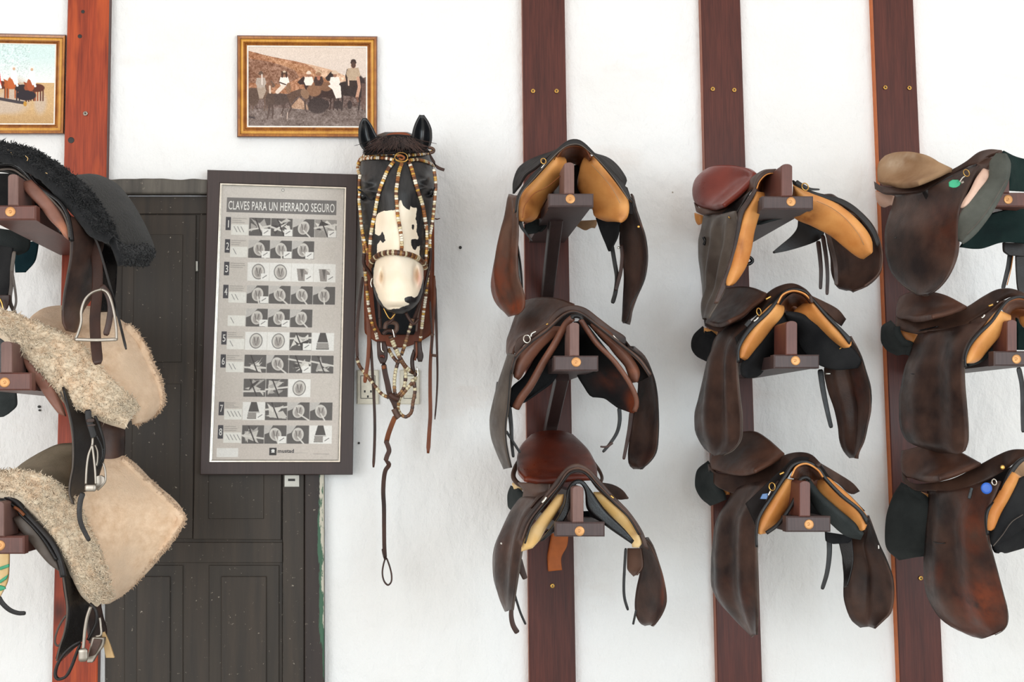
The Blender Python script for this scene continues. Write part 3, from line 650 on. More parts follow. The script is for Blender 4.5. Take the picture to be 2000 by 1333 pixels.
def text_on(txt, x0, y0, x1, y1, q, W0, H0, d, mat, parent, name='lettering', slim=1.0, bold=.0):
    cu = bpy.data.curves.new('t', 'FONT'); cu.body = txt; cu.fill_mode = 'FRONT'; cu.offset = bold; cu.space_character = 1.05; cu.resolution_u = 4
    o = bpy.data.objects.new('t', cu); COL.objects.link(o); dg = bpy.context.evaluated_depsgraph_get(); me = bpy.data.meshes.new_from_object(o.evaluated_get(dg))
    a = np.empty(len(me.vertices)*3); me.vertices.foreach_get('co', a); a = a.reshape(-1, 3); Fc = [list(p.vertices) for p in me.polygons]
    COL.objects.unlink(o); bpy.data.objects.remove(o); bpy.data.curves.remove(cu); bpy.data.meshes.remove(me)
    mn, mx_ = a.min(0), a.max(0); u = x0 + (a[:, 0]-mn[0])/(mx_[0]-mn[0])*(x1-x0); v = y1 - (a[:, 1]-mn[1])/(mx_[1]-mn[1])*(y1-y0)
    p = bil(q, u/W0, v/H0); V = W(p[:, 0], p[:, 1], np.full(len(a), d)); return mesh_obj(name, V, Fc, mat, parent, smooth=False)
L_ = thing('printed_lettering', None, None, (0, 0, 0)); L_.parent = ch; L_['_b'] = [0, 0, 0]; L_.location = (0, 0, 0)
bpy.data.objects.remove(L_)
text_on('CLAVES PARA UN HERRADO SEGURO', 58, 122, 926, 192, pr, 1000, 2200, DP+.0006, 'print_white', ch, 'title_lettering', bold=.012)
for n, c_ in zip((0, 1, 2, 3, 5, 6, 8, 9), '12345678'):
    y = rows_[n][0]; text_on(c_, 52 if c_ != '1' else 60, y+26, 75 if c_ != '1' else 68, y+84, pr, 1000, 2200, DP+.0006, 'print_white', ch, 'step_number', bold=.004)
text_on('mustad', 522, 2112, 650, 2142, pr, 1000, 2200, DP+.0006, 'print_dark', ch, 'logo_lettering', bold=.03)
V, Fc = boxV(inset(iq, 4), .0475, .0485); mesh_obj('glass_pane', V, Fc, 'glass', ch, smooth=False)
# ================================================================ wall sockets behind the bridle
def outlet(x0, y0, x1, y1, label, kind):
    r = thing('wall_socket' if kind else 'wall_switch', label, 'socket' if kind else 'switch', wp((x0+x1)/2, y1, 0))
    box('cover_plate', rect(x0, y0, x1, y1), 0, .011, 'white_plastic', r, .003)
    i = box('inset_module', rect(x0+8, y0+12, x1-8, y1-12), .008, .0135, 'white_plastic', r, .001)
    mx_ = (x0+x1)/2
    frame('module_gap', rect(x0+7, y0+11, x1-7, y1-11), [(0, .0105), (0, .0118), (1, .0118), (1, .0105)], 'socket_dark', r)
    if kind:
        for a, b in ((-6, 0), (6, 0), (0, 10)): mesh_obj('socket_slot', *boxV(rect(mx_+a-1.6, y0+42+b-2.2, mx_+a+1.6, y0+42+b+2.2), .0135, .0142), 'socket_dark', i, smooth=False)
    else: box('rocker', rect(x0+10, y0+30, x1-10, y1-16), .0135, .016, 'white_plastic', i, .001)
outlet(697, 723, 740, 790, 'cream wall socket with pin holes beside the framed chart', 1)
outlet(781, 723, 820, 790, 'cream wall switch plate half hidden behind the looped beaded reins', 0)
# ================================================================ saddle racks
def rack(block, ridge, dpx, label, d=.65, mats=('rack_wood', 'rack_end'), brace=None, fin=.10):
    x0, y0, x1, y1 = block; r0, r1, rt = ridge
    r = thing('saddle_rack', label, 'rack', wp((x0+x1)/2, y1, 0), 'wooden saddle racks on the posts')
    k = .93
    xa, xb = (x0+x1)/2 - (x1-x0)/2*k, (x0+x1)/2 + (x1-x0)/2*k
    box('arm', rect(xa, y0+1.5, xb, y1-1), .034, d-.03, mats[0], r, .002)
    box('end_block', rect(x0, y0, x1, y1), d-.032, d, mats[0], r, .004)
    # upright with a rounded head
    n = 10; G = []; cx = (r0+r1)/2; hw = (r1-r0)/2
    out = [(r0, y0+1)] + [(cx - hw*math.cos(a)*1.0, rt + hw*.55*(1-math.sin(a))) for a in np.linspace(0, math.pi, n)] + [(r1, y0+1)]
    def ext(o_, d0, d1):
        m_ = len(o_); f = W([p[0] for p in o_], [p[1] for p in o_], [d1]*m_); b = f.copy(); b[:, 1] = -d0
        e = f.mean(0) + (f - f.mean(0))*np.array([.9, 1, .96]); e2 = f.copy(); e2[:, 1] += .003
        V = np.concatenate([e, e2, b]); Fc = [list(range(m_))[::-1]]
        for L in range(2):
            for i in range(m_): j = (i+1) % m_; Fc.append([L*m_+i, L*m_+j, (L+1)*m_+j, (L+1)*m_+i])
        Fc.append([2*m_+i for i in range(m_)]); return V, Fc
    V, Fc = ext(out, d-fin, d+.001); mesh_obj('upright', V, Fc, mats[1], r, smooth=False)
    box('ridge_board', rect(r0+3, rt+14, r1-3, y0+1.5), .034, d-fin+.01, mats[0], r, .002)
    dm = mesh_obj('brass_disc', *disc(dpx[0], dpx[1], d-.001, 9.6/ppm(d), .0025, 28, .05), 'copper_disc', r, label='round brass disc on the end block')
    cx_, cy_ = dpx; Zr = Z(cx_-10, cy_-10, .2, dm)
    Zr.T('disc_relief', 'copper_disc', '34,40 50,34 60,46 52,60 40,62 46,50', d+.0022, r=2.2, n=14)
    if brace:
        (ax, ay, ad), (bx, by, bd), w_ = brace; P = W([ax, bx], [ay, by], [ad, bd]); V, Fc = sweep(P, w_/2/ppm(.2), .016, ns=16, p=9); mesh_obj('brace', V, Fc, 'frame_dark', r, smooth=False)
    return r
LB = 'saddle rack with brass disc on the '
rack((-25, 401, 70, 430), (15, 36, 340), (20.5, 414), 'red-brown wooden rack under the black fleece saddle', mats=('rack_red', 'rack_end'))
rack((-38, 728, 61, 763), (1, 24, 667), (9.5, 747.5), 'red-brown wooden rack under the upper cream sheepskin saddle', mats=('rack_red', 'rack_end'))
rack((-49, 1048, 47, 1083), (-12, 8, 980), (0, 1066), 'red-brown wooden rack under the lower cream sheepskin saddle', mats=('rack_red', 'rack_end'))
rack((1071.7, 378, 1159.5, 404), (1101.6, 1121.8, 317), (1113.9, 389), 'dark wooden rack holding the tan lined saddle, top of the second post', brace=((1086, 425, .42), (1068, 580, .04), 25))
rack((1082.5, 695, 1169, 725), (1112.5, 1131.6, 630), (1125.3, 707.7), 'dark wooden rack in the middle of the second post under the pleated dark saddle', brace=((1098, 735, .42), (1072, 850, .04), 25))
rack((1085, 1020.5, 1181.4, 1049), (1118, 1140, 950), (1132, 1038), 'dark wooden rack lowest on the second post under the chestnut seated saddle')
rack((1489.5, 383, 1589, 409), (1526, 1548, 320), (1544.8, 394.4), 'dark wooden rack with tall upright rising beside the red seated saddle', fin=.16, d=.67, mats=('rack_wood', 'rack_red'))
rack((1511.8, 693, 1600.7, 720), (1534.9, 1557.6, 627), (1553.5, 705), 'dark wooden rack in the middle of the third post above black felt pad saddle', mats=('rack_wood', 'rack_red'))
rack((1536, 1009, 1623, 1040), (1561.5, 1583, 940), (1579.8, 1025), 'dark wooden rack lowest on the third post under the blue-grey tagged saddle', mats=('rack_wood', 'rack_red'))
rack((1925, 376, 2012, 404), (1952, 1972, 345), (1968.5, 390), 'dark wooden rack at the right edge behind the grey pad with green tag', d=.56, mats=('rack_red', 'rack_red'))
rack((1942, 686, 2028, 715), (1967, 1986.6, 625), (1985, 702), 'dark wooden rack at the right edge in the middle row', d=.62, mats=('rack_wood', 'rack_red'))
rack((1953, 1000, 2045, 1031), (1988, 2008, 945), (1998, 1015), 'dark wooden rack at the right edge under the blue tagged saddle', d=.56, mats=('rack_red', 'rack_red'))
# ================================================================ saddles
SG = 'english saddles hung on the wall racks'
def saddle(view, base, label): 
    r = thing('riding_saddle', label, 'saddle', wp(*base), SG); v = Z(*view); v.root = r; return v
# ---- A second post, top: tan lined
s = saddle((940, 250, .29268), (1112, 400, .05), 'dark brown saddle with bright tan panels and lining, top of the second post')
s.S('side_skirt', 'matte_black', '950,392,.24 945,378,.40 935,364,.54/942,470,.32 965,470,.44 990,458,.54', (0, 0), t=.006)
s.S('seat', 'matte_black', '215,440 218,355 262,258 400,185 560,150 700,165 860,212 965,340 950,395/262,380 300,315 365,270 440,205 570,110 660,112 760,180 840,262 935,360', (.22, .22, .54, .54), t=.006, nu=50)
s.S('pommel_band', 'black_leather', '222,570 240,450 325,325 400,250 480,165 580,84 660,84 765,178 870,290 962,392 1010,500/238,560 270,440 365,335 430,262 510,175 575,122 655,118 728,165 790,232 880,340 975,470', (.565, .565), t=.008, puff=.004, nu=60, nv=8)
s.T('edge_binding', 'grey_leather', '236,600 262,450 360,328 470,205 520,155 580,116 655,112 735,170 800,235 890,340 985,480', .575, r=4, n=70)
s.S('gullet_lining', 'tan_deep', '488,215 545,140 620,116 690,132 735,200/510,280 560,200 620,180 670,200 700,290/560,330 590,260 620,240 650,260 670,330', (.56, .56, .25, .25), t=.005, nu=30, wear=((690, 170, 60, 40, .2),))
s.S('gullet_dark_fill', 'black_leather', '540,250 680,250/480,340 680,340/430,450 680,450/400,520 560,520', (.26, .26), t=.008)  # black sheet added behind the arch so the hollow reads dark
s.S('panel', 'tan', '500,195 548,195/395,300 552,262/330,370 510,360/272,450 440,435/240,520 392,505/240,580 352,590/262,622 300,632', (.56, .50, .52, .42), t=.01, puff=.035, wear=((300, 470, 40, 40, .6), (260, 580, 50, 50, .7), (470, 380, 60, 90, .5)))
s.T('seam', 'tan_deep', '530,320 430,400 350,440 290,520 275,600', .575, r=3)
s.S('rear_panel', 'tan_deep', '350,480 440,440/300,560 420,520/285,640 400,600', (.38, .36), t=.01, puff=.02)
s.S('panel', 'tan', '705,195 745,190/662,290 862,312/645,380 932,400/680,455 970,470/745,530 980,530/765,585 968,590/850,625 928,630', (.46, .535, .42, .54), t=.01, puff=.034, wear=((740, 200, 30, 20, .9), (960, 600, 40, 30, .6), (670, 420, 60, 140, .6)))
s.T('seam', 'suede', '735,245 800,315 860,385 900,450 925,500', (.556, .562), r=2)
s.S('rear_panel', 'suede', '580,622 770,615/640,655 770,640/700,675 755,665', (.2, .22), t=.008, puff=.02)
s.S('sweat_flap', 'black_leather', '150,700 200,640/120,800 235,740/190,780 262,900/240,950 274,1040/255,1050 275,1068', (.30, .46), t=.004)
s.S('flap', 'umber', '222,450 242,450/192,600 245,600/150,700 246,690/103,840 240,850/75,980 245,980/68,1060 275,1080/90,1150 290,1150/140,1215 283,1210/200,1252 245,1247', (.30, .55, .25, .48), t=.005, bow=.02, wear=((110, 1060, 90, 160, 1.0), (240, 1190, 80, 60, .9), (200, 900, 60, 120, .4)), folds=((.45, .010, .12), (.72, -.010, .1)), nu=26)
s.S('keeper_loop', 'gloss_black', '190,515 240,508/190,545 238,545', (.34, .40), t=.012)
s.S('sweat_flap', 'felt_black', '765,600 925,620/800,700 920,690/830,770 905,740/848,815 880,790/855,825 868,822', (.36, .42), t=.004)
s.S('sweat_flap', 'matte_black', '900,350 975,400/900,470 1010,520/940,560 1010,580', (.53, .53), t=.005)
s.S('flap', 'dark_brown', '940,560 1000,440/930,660 1050,600/925,760 1092,720/945,880 1108,860/955,1000 1088,1010/950,1120 1030,1130/945,1230 990,1210/942,1290 978,1270/950,1305 962,1305', (.34, .54, .30, .46), t=.005, bow=-.02, wear=((1075, 650, 12, 12, .9),))
s.T('flap_edge', 'black_leather', '960,400 1020,510 1062,620 1100,760 1109,870 1082,1030 1005,1165 985,1240 962,1305', (.545, .47), r=4, n=50)
s.strap('girth_strap', 'black_leather', '870,780 890,900 905,1000 895,1100 875,1172', .36, w=30)
s.strap('girth_strap', 'strap_brown', '935,780 940,860 930,960 905,1060 898,1085', .38, w=26)
s.strap('girth_strap', 'black_leather', '255,600 270,660 300,705 340,756', .5, w=32, w2=8)
s.S('rear_flap', 'felt_dark_grey', '290,650 450,560/290,690 452,600/310,705 430,660/360,700 400,690', (.30, .34), t=.005)
s.ring('dee_ring', 'brass', 415, 222, .585, R=20, r=4); s.T('dee_tab', 'chrome', '400,270 425,240', .58, r=4, n=6)
mesh_obj('flap_stud', *disc(*s.px(1049, 660), .52, .004, .003, 12), 'brass', s.root)
mesh_obj('flap_stud', *disc(*s.px(916, 800), .40, .004, .003, 12), 'chrome', s.root)
s.T('brace_bolt', 'steel', '548,640 548,690', .09, r=6, n=6)
# ---- B second post, middle: pleated dark
s = saddle((940, 560, .28507), (1120, 700, .05), 'dark brown saddle with brown rolled pad edges, middle of the second post')
s.S('side_skirt', 'dark_brown', '900,300,.30 940,335,.42 980,365,.50/985,415,.36 1005,425,.45 1040,442,.54', (0, 0), t=.006)
s.S('seat', 'seat_brown', '520,95,.14 640,138,.14 800,235,.14/560,152,.35 650,152,.35 825,252,.35/600,155,.48 660,148,.48 800,225,.48', (0, 0), t=.008)
s.S('seat', 'seat_brown', '300,100 400,80 520,85 640,126/262,150 350,140 480,150 600,170/235,210 300,210 430,215 520,205/205,300 270,300 380,300 450,260/180,380 220,370 300,350 330,330/178,450 190,440 215,430 230,420/192,484 200,482 210,480 218,476', (.14, .42, .20, .5), t=.008, nu=24)
s.S('skirt', 'dark_brown', '222,440 250,358 320,318 440,252 500,178 560,138 640,128 720,152 800,212 900,288 985,345 992,385/240,475 290,405 380,335 470,272 520,215 580,175 640,168 710,198 800,275 880,345 930,378 985,396', (.50, .52), t=.006, puff=.004, nu=60, nv=8)
s.S('pommel_arch', 'umber', '200,570 225,480 330,372 440,292 535,205 600,168 650,166 710,192 840,292 975,398 1090,495 1165,600/215,575 250,490 350,385 460,305 545,225 600,188 650,188 700,212 830,312 965,420 1075,515 1150,620', (.56, .56), t=.007, puff=.003, nu=60, nv=6)
s.T('edge_binding', 'black_leather', '205,600 235,492 340,388 450,306 545,216 605,180 650,178 705,204 835,304 970,412 1080,505 1160,620', .57, r=4, n=60)
s.S('sweat_flap', 'matte_black', '222,470 300,400 400,320 480,265 560,190 640,165 720,195 850,290 970,390 1080,490 1165,610/232,600 300,520 420,420 520,320 590,240 650,215 710,240 820,360 930,470 1020,580 1070,660', (.47, .47), t=.006, nu=50)
s.S('panel', 'panel_brown', '480,275 550,275/400,330 542,300/300,430 440,390/240,520 365,475/228,580 300,550/232,625 250,640', (.54, .52), t=.008, puff=.022)
s.S('panel', 'panel_brown', '750,255 800,280/820,330 900,350/900,440 1000,450/980,530 1072,560/1010,610 1084,605/1030,662 1070,655', (.52, .54), t=.008, puff=.022, wear=((1050, 580, 40, 30, .6),))
s.S('pad_lining', 'felt_black', '545,290 610,290/430,400 600,380/290,620 560,500/205,700 500,640/190,800 400,720/205,830 300,790', (.40, .44), t=.006)
s.S('pad_lining', 'felt_black', '640,240 700,235/630,400 850,430/650,575 960,560/705,680 1030,690/765,752 1070,770/820,752 1074,825/930,822 1040,868', (.38, .55), t=.007, wear=((1050, 800, 50, 120, .8), (900, 640, 100, 60, .3)))
s.T('pad_roll', 'panel_brown', '625,215 585,250 555,300 500,400 425,520 335,680 275,760 235,830', (.60, .5), r=24, r2=30, n=40)
s.T('pad_roll', 'panel_brown', '680,225 720,290 790,390 900,500 990,620 1050,730 1065,800 1050,855', (.60, .55), r=19, r2=17, n=40)
s.T('pad_top', 'black_leather', '618,222 625,205 650,200 680,210 690,228', .60, r=16, n=16)
s.S('flap', 'grey_leather', '218,470 245,470/172,590 216,580/125,690 200,690/80,830 188,820/66,920 172,930/78,1020 168,1020/128,1130 182,1130/190,1230 207,1242', (.30, .56, .25, .5), t=.005, bow=.02, wear=())
s.T('flap_edge', 'black_leather', '232,480 200,590 190,700 180,830 166,930 166,1020 180,1130 205,1240', (.565, .5), r=4, n=40)
s.S('keeper_loop', 'gloss_black', '118,655 132,655/105,740 122,745', (.31, .33), t=.012)
s.S('flap', 'dark_brown', '985,410 1040,440/1050,480 1115,505/1080,600 1172,610/1075,720 1198,720/1060,820 1210,830/1035,900 1213,930/1020,1040 1210,1040/1008,1150 1195,1140/1015,1220 1150,1205/1045,1252 1095,1252', (.36, .54, .30, .46), t=.005, bow=-.015, wear=((1130, 1180, 60, 60, .2),))
s.T('flap_edge', 'black_leather', '1000,412 1120,500 1178,610 1203,720 1213,850 1214,1000 1196,1140 1150,1208 1090,1253', (.55, .46), r=4, n=50)
s.strap('girth_strap', 'black_leather', '945,830 948,920 930,1000 880,1080 832,1136', .36, w=30, w2=20)
s.strap('girth_strap', 'strap_brown', '900,1070 860,1098 815,1098', .37, w=20, w2=12)
s.strap('girth_strap', 'strap_brown', '1030,860 1018,960 1000,1060 975,1186', .38, w=34, w2=22)
s.strap('girth_strap', 'black_leather', '190,820 205,960 210,1080 220,1172', .42, w=34, w2=20)
s.strap('girth_strap', 'black_leather', '170,990 215,1060 266,1140', .44, w=18)
s.ring('dee_ring', 'chrome', 313, 360, .575, R=27, r=5); s.T('stirrup_bar', 'chrome', '340,345 345,325 375,308', .575, r=6, n=12); s.T('stirrup_bar', 'chrome', '902,335 925,360 942,375', .56, r=7, n=8)
s.T('rivet', 'brass', '445,262 458,255', .57, r=6, n=4)
# ---- C second post, bottom: chestnut seat, cream panels
s = saddle((940, 830, .37718), (1128, 1030, .05), 'saddle with glossy chestnut seat and cream panels, bottom of the second post')
s.S('side_skirt', 'dark_brown', '640,325,.30 720,410,.45 800,505,.55/800,597,.34 825,600,.44 850,604,.535', (0, 0), t=.006)
s.S('seat', 'chestnut', '262,58 320,42 410,40 470,58/205,120 300,95 430,95 540,125/185,190 290,180 440,185 578,180/190,240 300,250 450,250 600,235/225,285 320,300 480,280 600,280', (.13, .13, .44, .44), t=.012, puff=.015, nu=30, wear=((240, 240, 60, 60, .8), (230, 110, 40, 60, .6), (560, 200, 30, 70, .4)))
s.T('cantle_rim', 'umber', '212,165 178,220 166,270 195,308 260,322 350,312', (.22, .34), r=13, n=30)
s.T('cantle_rim', 'umber', '585,200 612,240 625,275 618,300', (.22, .3), r=9, n=20)
s.S('rear_panel', 'cream_leather', '165,300 185,310/172,325 208,335/180,345 205,358', (.2, .22), t=.008, puff=.01)
s.S('underpad', 'felt_dark_grey', '160,318 190,340/143,370 230,380/146,420 210,420/168,445 190,440', (.15, .25), t=.012)
s.S('skirt', 'umber', '190,300 360,308/220,345 350,345/212,400 300,380/222,428 255,430', (.34, .50), t=.005)
s.S('skirt', 'dark_brown', '610,298 680,310 730,338 763,380/625,330 665,362 710,388 755,382', (.45, .52), t=.005)
s.S('pommel_band', 'dark_brown', '185,600 225,490 320,375 385,290 438,225 490,200 548,220 605,275 680,362 765,450 835,555 868,650/205,640 260,510 345,402 410,335 455,265 500,245 545,265 600,335 680,410 770,495 822,580 845,640', (.56, .56), t=.008, puff=.004, nu=60, nv=10)
for k in (0, 1):
    o_ = k*16
    s.T('edge_binding', 'black_leather' if k else 'umber', f'{210+o_},{600+o_} {250+o_},{500} {335+o_},{390} {400+o_*.6},{315} {447+o_*.5},{245+o_*.6} {497},{225+o_} {547-o_*.5},{243+o_*.6} {602-o_*.6},{305+o_*.3} {680-o_*.6},{388} {768-o_*.6},{475} {826-o_*.6},{570}', .575, r=5, n=60)
s.S('panel', 'cream_leather', '395,362 428,360/350,420 425,395/300,480 395,450/250,545 340,530/212,612 300,600/207,658 265,640', (.54, .55), t=.008, puff=.024, wear=((340, 400, 20, 20, .3),))
s.S('panel', 'cream_leather', '580,350 625,350/605,400 690,402/665,465 765,470/740,540 820,562/775,598 833,612/782,634 815,637', (.54, .55), t=.008, puff=.024, wear=((790, 560, 20, 12, .3),))
s.S('underpad', 'gloss_black', '300,605 380,505 430,410 445,335 478,290 522,287 562,332 640,440 740,540 790,600/322,600 405,525 452,450 468,350 490,308 515,308 537,345 550,440 640,522 778,618', (.60, .60), t=.010, puff=.014, nu=60, nv=10)
s.S('pad_lining', 'felt_black', '450,450 560,450/400,500 640,500/330,560 420,540', (.36, .4), t=.006)
s.S('flap', 'dark_brown', '190,395 330,385/150,455 290,430/120,520 250,500/75,620 220,600/62,700 205,690/65,780 192,770/92,880 178,870/138,965 165,960', (.22, .52, .26, .5), t=.005, bow=.02, wear=((130, 600, 30, 120, .12),), folds=((.35, .008, .12), (.65, -.008, .1), (.85, .006, .06)), nu=26)
s.T('flap_edge', 'grey_leather', '250,500 222,600 206,690 194,770 178,870 163,965', (.56, .50), r=4, n=30)
s.strap('girth_strap', 'strap_brown', '158,930 155,990 165,1040 188,1080', .44, w=22, w2=28)
s.strap('girth_strap', 'black_leather', '168,860 185,920 205,980 230,1036', .44, w=12)
s.strap('girth_strap', 'strap_brown', '190,700 212,760 228,800', .46, w=44, w2=26)
s.S('flap', 'dark_brown', '800,590 850,600/830,660 880,640/825,760 925,740/806,850 950,840/797,930 957,910/803,985 940,970/825,1028 905,1025/850,1042 880,1043', (.34, .54, .30, .46), t=.005, bow=-.02, wear=((930, 870, 18, 80, .8),))
s.S('sweat_flap', 'umber', '758,640 830,640/757,740 839,730/790,785 808,778', (.40, .44), t=.005)
s.strap('girth_strap', 'black_leather', '748,640 742,740 738,840 742,900 760,962', .42, w=15)
s.strap('girth_strap', 'black_leather', '802,960 786,1036', .40, w=12)
s.T('stirrup_bar', 'chrome', '315,405 330,388 338,375', .58, r=7, n=8); s.T('stirrup_bar', 'brass', '668,368 685,382', .57, r=7, n=6)
s.T('scratch', 'print_white', '102,614 118,624', (.37, .38), r=5, n=5)
# ---- D third post, top: red seat
s = saddle((1330, 300, .25513), (1520, 400, .05), 'saddle with smooth red-brown seat and bare tan panels, top of the third post')
s.S('side_skirt', 'dark_brown', '872,262,.55 1100,350,.52 1340,480,.50/1000,335,.33 1200,420,.38 1390,540,.43', (0, 0), t=.006)
s.S('seat', 'red_leather', '180,140 260,104 400,97 500,112 575,150/118,205 200,190 400,190 520,180 560,190/98,290 180,300 350,300 450,265 510,250/112,360 180,380 280,380 360,350 430,325/160,412 200,425 240,422 280,415 330,400', (.14, .44, .22, .46), t=.012, puff=.012, nu=30, wear=((420, 370, 60, 30, .4),))
s.S('skirt', 'umber', '105,375 130,412 200,428 300,410 410,360 500,275 545,190 600,150 650,128 730,125/115,440 170,472 230,465 320,448 420,400 500,320 545,280 575,262 620,190 700,142', (.2, .58, .24, .58), t=.007, puff=.003, nu=50, nv=10)
s.S('rear_panel', 'tan', '108,455 170,475/120,505 168,510/150,540 165,540', (.18, .2), t=.01, puff=.014)
s.S('sweat_flap', 'black_leather', '320,455 540,285/335,500 500,340/345,530 400,500', (.38, .5), t=.004)
s.S('pommel_band', 'dark_brown', '730,122 640,135 580,190 555,270 500,360 445,440 425,560 400,700 360,850 300,1010 250,1150/735,150 660,155 602,205 578,290 530,380 480,460 450,600 425,740 390,870 345,1020 280,1150', (.6, .56), t=.008, puff=.003, nu=60, nv=8)
s.S('flap', 'grey_leather', '175,480 330,470 420,440/160,570 300,580 445,560/137,680 300,690 430,680/138,790 280,800 400,800/152,900 260,910 375,920/166,1020 250,1040 330,1060/172,1130 210,1150 270,1170/180,1210 200,1220 235,1225/188,1275 200,1272 215,1265', (.24, .53, .25, .5), t=.005, nu=34, bow=.015, folds=((.28, -.010, .08), (.45, .010, .08), (.62, -.012, .08), (.8, .010, .07)))
s.T('stirrup_slot', 'gloss_black', '172,640 185,670 175,700', (.30, .30), r=12, n=8)
s.S('panel', 'tan', '575,290 630,298/540,350 622,365/492,460 588,460/452,600 548,600/425,740 527,730/395,870 497,830/368,960 440,930/358,1012 385,1008', (.58, .55), t=.01, puff=.02, wear=((440, 700, 14, 60, .6), (520, 470, 12, 60, .3)))
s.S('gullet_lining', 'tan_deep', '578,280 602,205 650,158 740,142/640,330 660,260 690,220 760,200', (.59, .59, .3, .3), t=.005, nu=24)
s.T('edge_binding', 'tan', '580,270 605,210 655,162 735,142', .60, r=5, n=24)
s.S('underpad', 'felt_dark_grey', '560,500 640,420 1000,420/580,530 700,480 880,450/590,548 640,530 790,490', (.45, .5), t=.006)  # dark sheet standing in for the rack arm's underside
s.S('flap', 'dark_brown', '1000,330 1200,352/1050,430 1350,442/1100,540 1460,570/1120,680 1528,720/1145,800 1538,830/1150,900 1520,920/1180,990 1430,1010/1210,1035 1340,1048/1270,1052 1310,1053', (.32, .50, .30, .44), t=.005, bow=-.02, wear=((1400, 760, 120, 40, .15),))
s.T('flap_edge', 'umber', '860,212 930,262 1010,300 1110,322 1200,348 1350,432 1470,560 1530,715 1537,850 1500,935 1400,1020', (.60, .46), r=8, n=60)
s.S('pommel_band', 'black_leather', '856,205 950,268 1100,318 1230,350 1350,425 1470,560 1520,690/862,240 950,290 1100,345 1230,395 1350,480 1450,600 1500,720', (.6, .54), t=.006, nu=40, nv=6)
s.S('panel', 'tan', '858,235 860,330/980,300 870,470/1110,350 1000,540/1250,435 1150,620/1380,555 1260,710/1452,670 1340,770/1464,760 1400,803', (.60, .50, .55, .50), t=.012, puff=.04, nu=20, wear=((960, 420, 90, 90, 1), (1180, 590, 60, 20, .6), (1420, 720, 30, 60, .3)))
s.T('seam', 'suede', '1040,365 1150,415 1260,500 1360,620 1400,700', (.603, .563), r=2)
s.S('lower_flap', 'black_leather', '898,505 890,570 845,632 765,700 704,752/1000,550 980,600 930,650 830,710 706,760/1100,590 1082,640 1015,683 830,742 712,766', (.36, .36), t=.005, nu=24)
s.strap('girth_strap', 'strap_brown', '1050,670 1065,800 1072,900 1068,1040', .38, w=40, w2=28)
s.strap('girth_strap', 'strap_brown', '1085,625 1112,800 1122,940 1118,1083', .39, w=38, w2=28)
s.strap('girth_strap', 'umber', '1115,590 1155,720 1182,850 1190,1010', .40, w=44, w2=34)
s.strap('strap_tail', 'black_leather', '880,215 930,245 990,272 1062,276', .61, w=36, w2=14)
s.ring('dee_ring', 'brass', 950, 255, .635, R=30, r=5, sx=1); s.T('stirrup_bar', 'chrome', '500,380 510,355 520,335', .58, r=6, n=8); s.T('rivet', 'brass', '362,484 378,498', .5, r=5, n=4)
s.T('girth_knob', 'gloss_black', '500,800 530,798 548,822 530,842 500,850', .30, r=14, n=14)
# ---- E third post, middle: black felt pad
s = saddle((1330, 540, .27759), (1545, 700, .05), 'dark brown saddle over a black felt pad, middle of the third post')
s.S('side_skirt', 'dark_brown', '930,185,.30 1020,290,.45 1120,392,.565/1090,428,.34 1130,432,.44 1180,445,.535', (0, 0), t=.006)
s.S('seat', 'seat_brown', '300,92 430,78 520,88 605,125/270,150 400,150 500,150 570,165/230,220 330,230 420,240 500,215/195,290 260,300 360,310 440,270/180,335 220,345 280,345 340,320', (.14, .42, .2, .5), t=.01, puff=.01, nu=24)
s.S('skirt', 'dark_brown', '162,285 235,345 350,315 480,235 600,130 680,75 780,52 860,78 915,140/172,352 250,388 350,365 470,312 560,245 640,165 720,110 790,98 860,118 925,185', (.18, .60, .2, .60), t=.007, puff=.004, nu=50, nv=12)
s.S('skirt', 'dark_brown', '905,135 1000,178 1100,232 1158,300/930,170 1020,250 1090,320 1125,350', (.5, .40), t=.005, nu=16)
s.S('rear_panel', 'tan', '165,362 255,388/172,420 250,420/215,458 245,452', (.17, .2), t=.01, puff=.015)
s.S('underpad', 'felt_black', '165,365 200,400/100,430 240,440/88,490 235,490/120,545 225,540/190,582 215,575', (.12, .22), t=.02)
s.S('pommel_band', 'black_leather', '395,610 395,500 430,420 500,330 600,240 690,145 740,98 800,85 870,100 930,160 1030,270 1130,370 1200,440/412,600 412,520 450,440 520,355 615,265 695,165 745,110 800,98 868,115 915,165 1015,285 1115,390 1185,480', (.585, .585), t=.008, puff=.003, nu=70, nv=6)
s.S('sweat_flap', 'matte_black', '380,430 480,335 600,205 700,115 790,80 870,98 940,165 1040,285 1140,390/420,560 520,410 620,300 700,200 750,130 800,118 860,140 915,200 1020,310/1015,310 1010,300 1005,290 1000,280 1000,280 1000,280 1000,280 1000,280 1000,280'.rsplit('/', 1)[0], (.56, .56), t=.005, nu=50)
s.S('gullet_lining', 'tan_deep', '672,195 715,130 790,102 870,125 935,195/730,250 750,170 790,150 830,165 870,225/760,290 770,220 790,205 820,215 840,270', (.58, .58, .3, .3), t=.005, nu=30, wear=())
s.T('edge_binding', 'tan', '680,190 718,128 790,102 868,123 925,180', .592, r=6, n=30)
s.S('gullet_dark_fill', 'tan_deep', '730,180 860,180/700,250 900,250/680,330 860,330', (.28, .28), t=.008)  # added sheet closing the gullet, gives its hollow a shaded tone
s.S('panel', 'tan', '662,192 716,205/600,250 706,262/530,330 642,340/470,420 562,440/427,500 492,520/412,572 440,588', (.58, .54), t=.01, puff=.024, wear=((690, 220, 20, 30, .5), (430, 550, 20, 30, .4)))
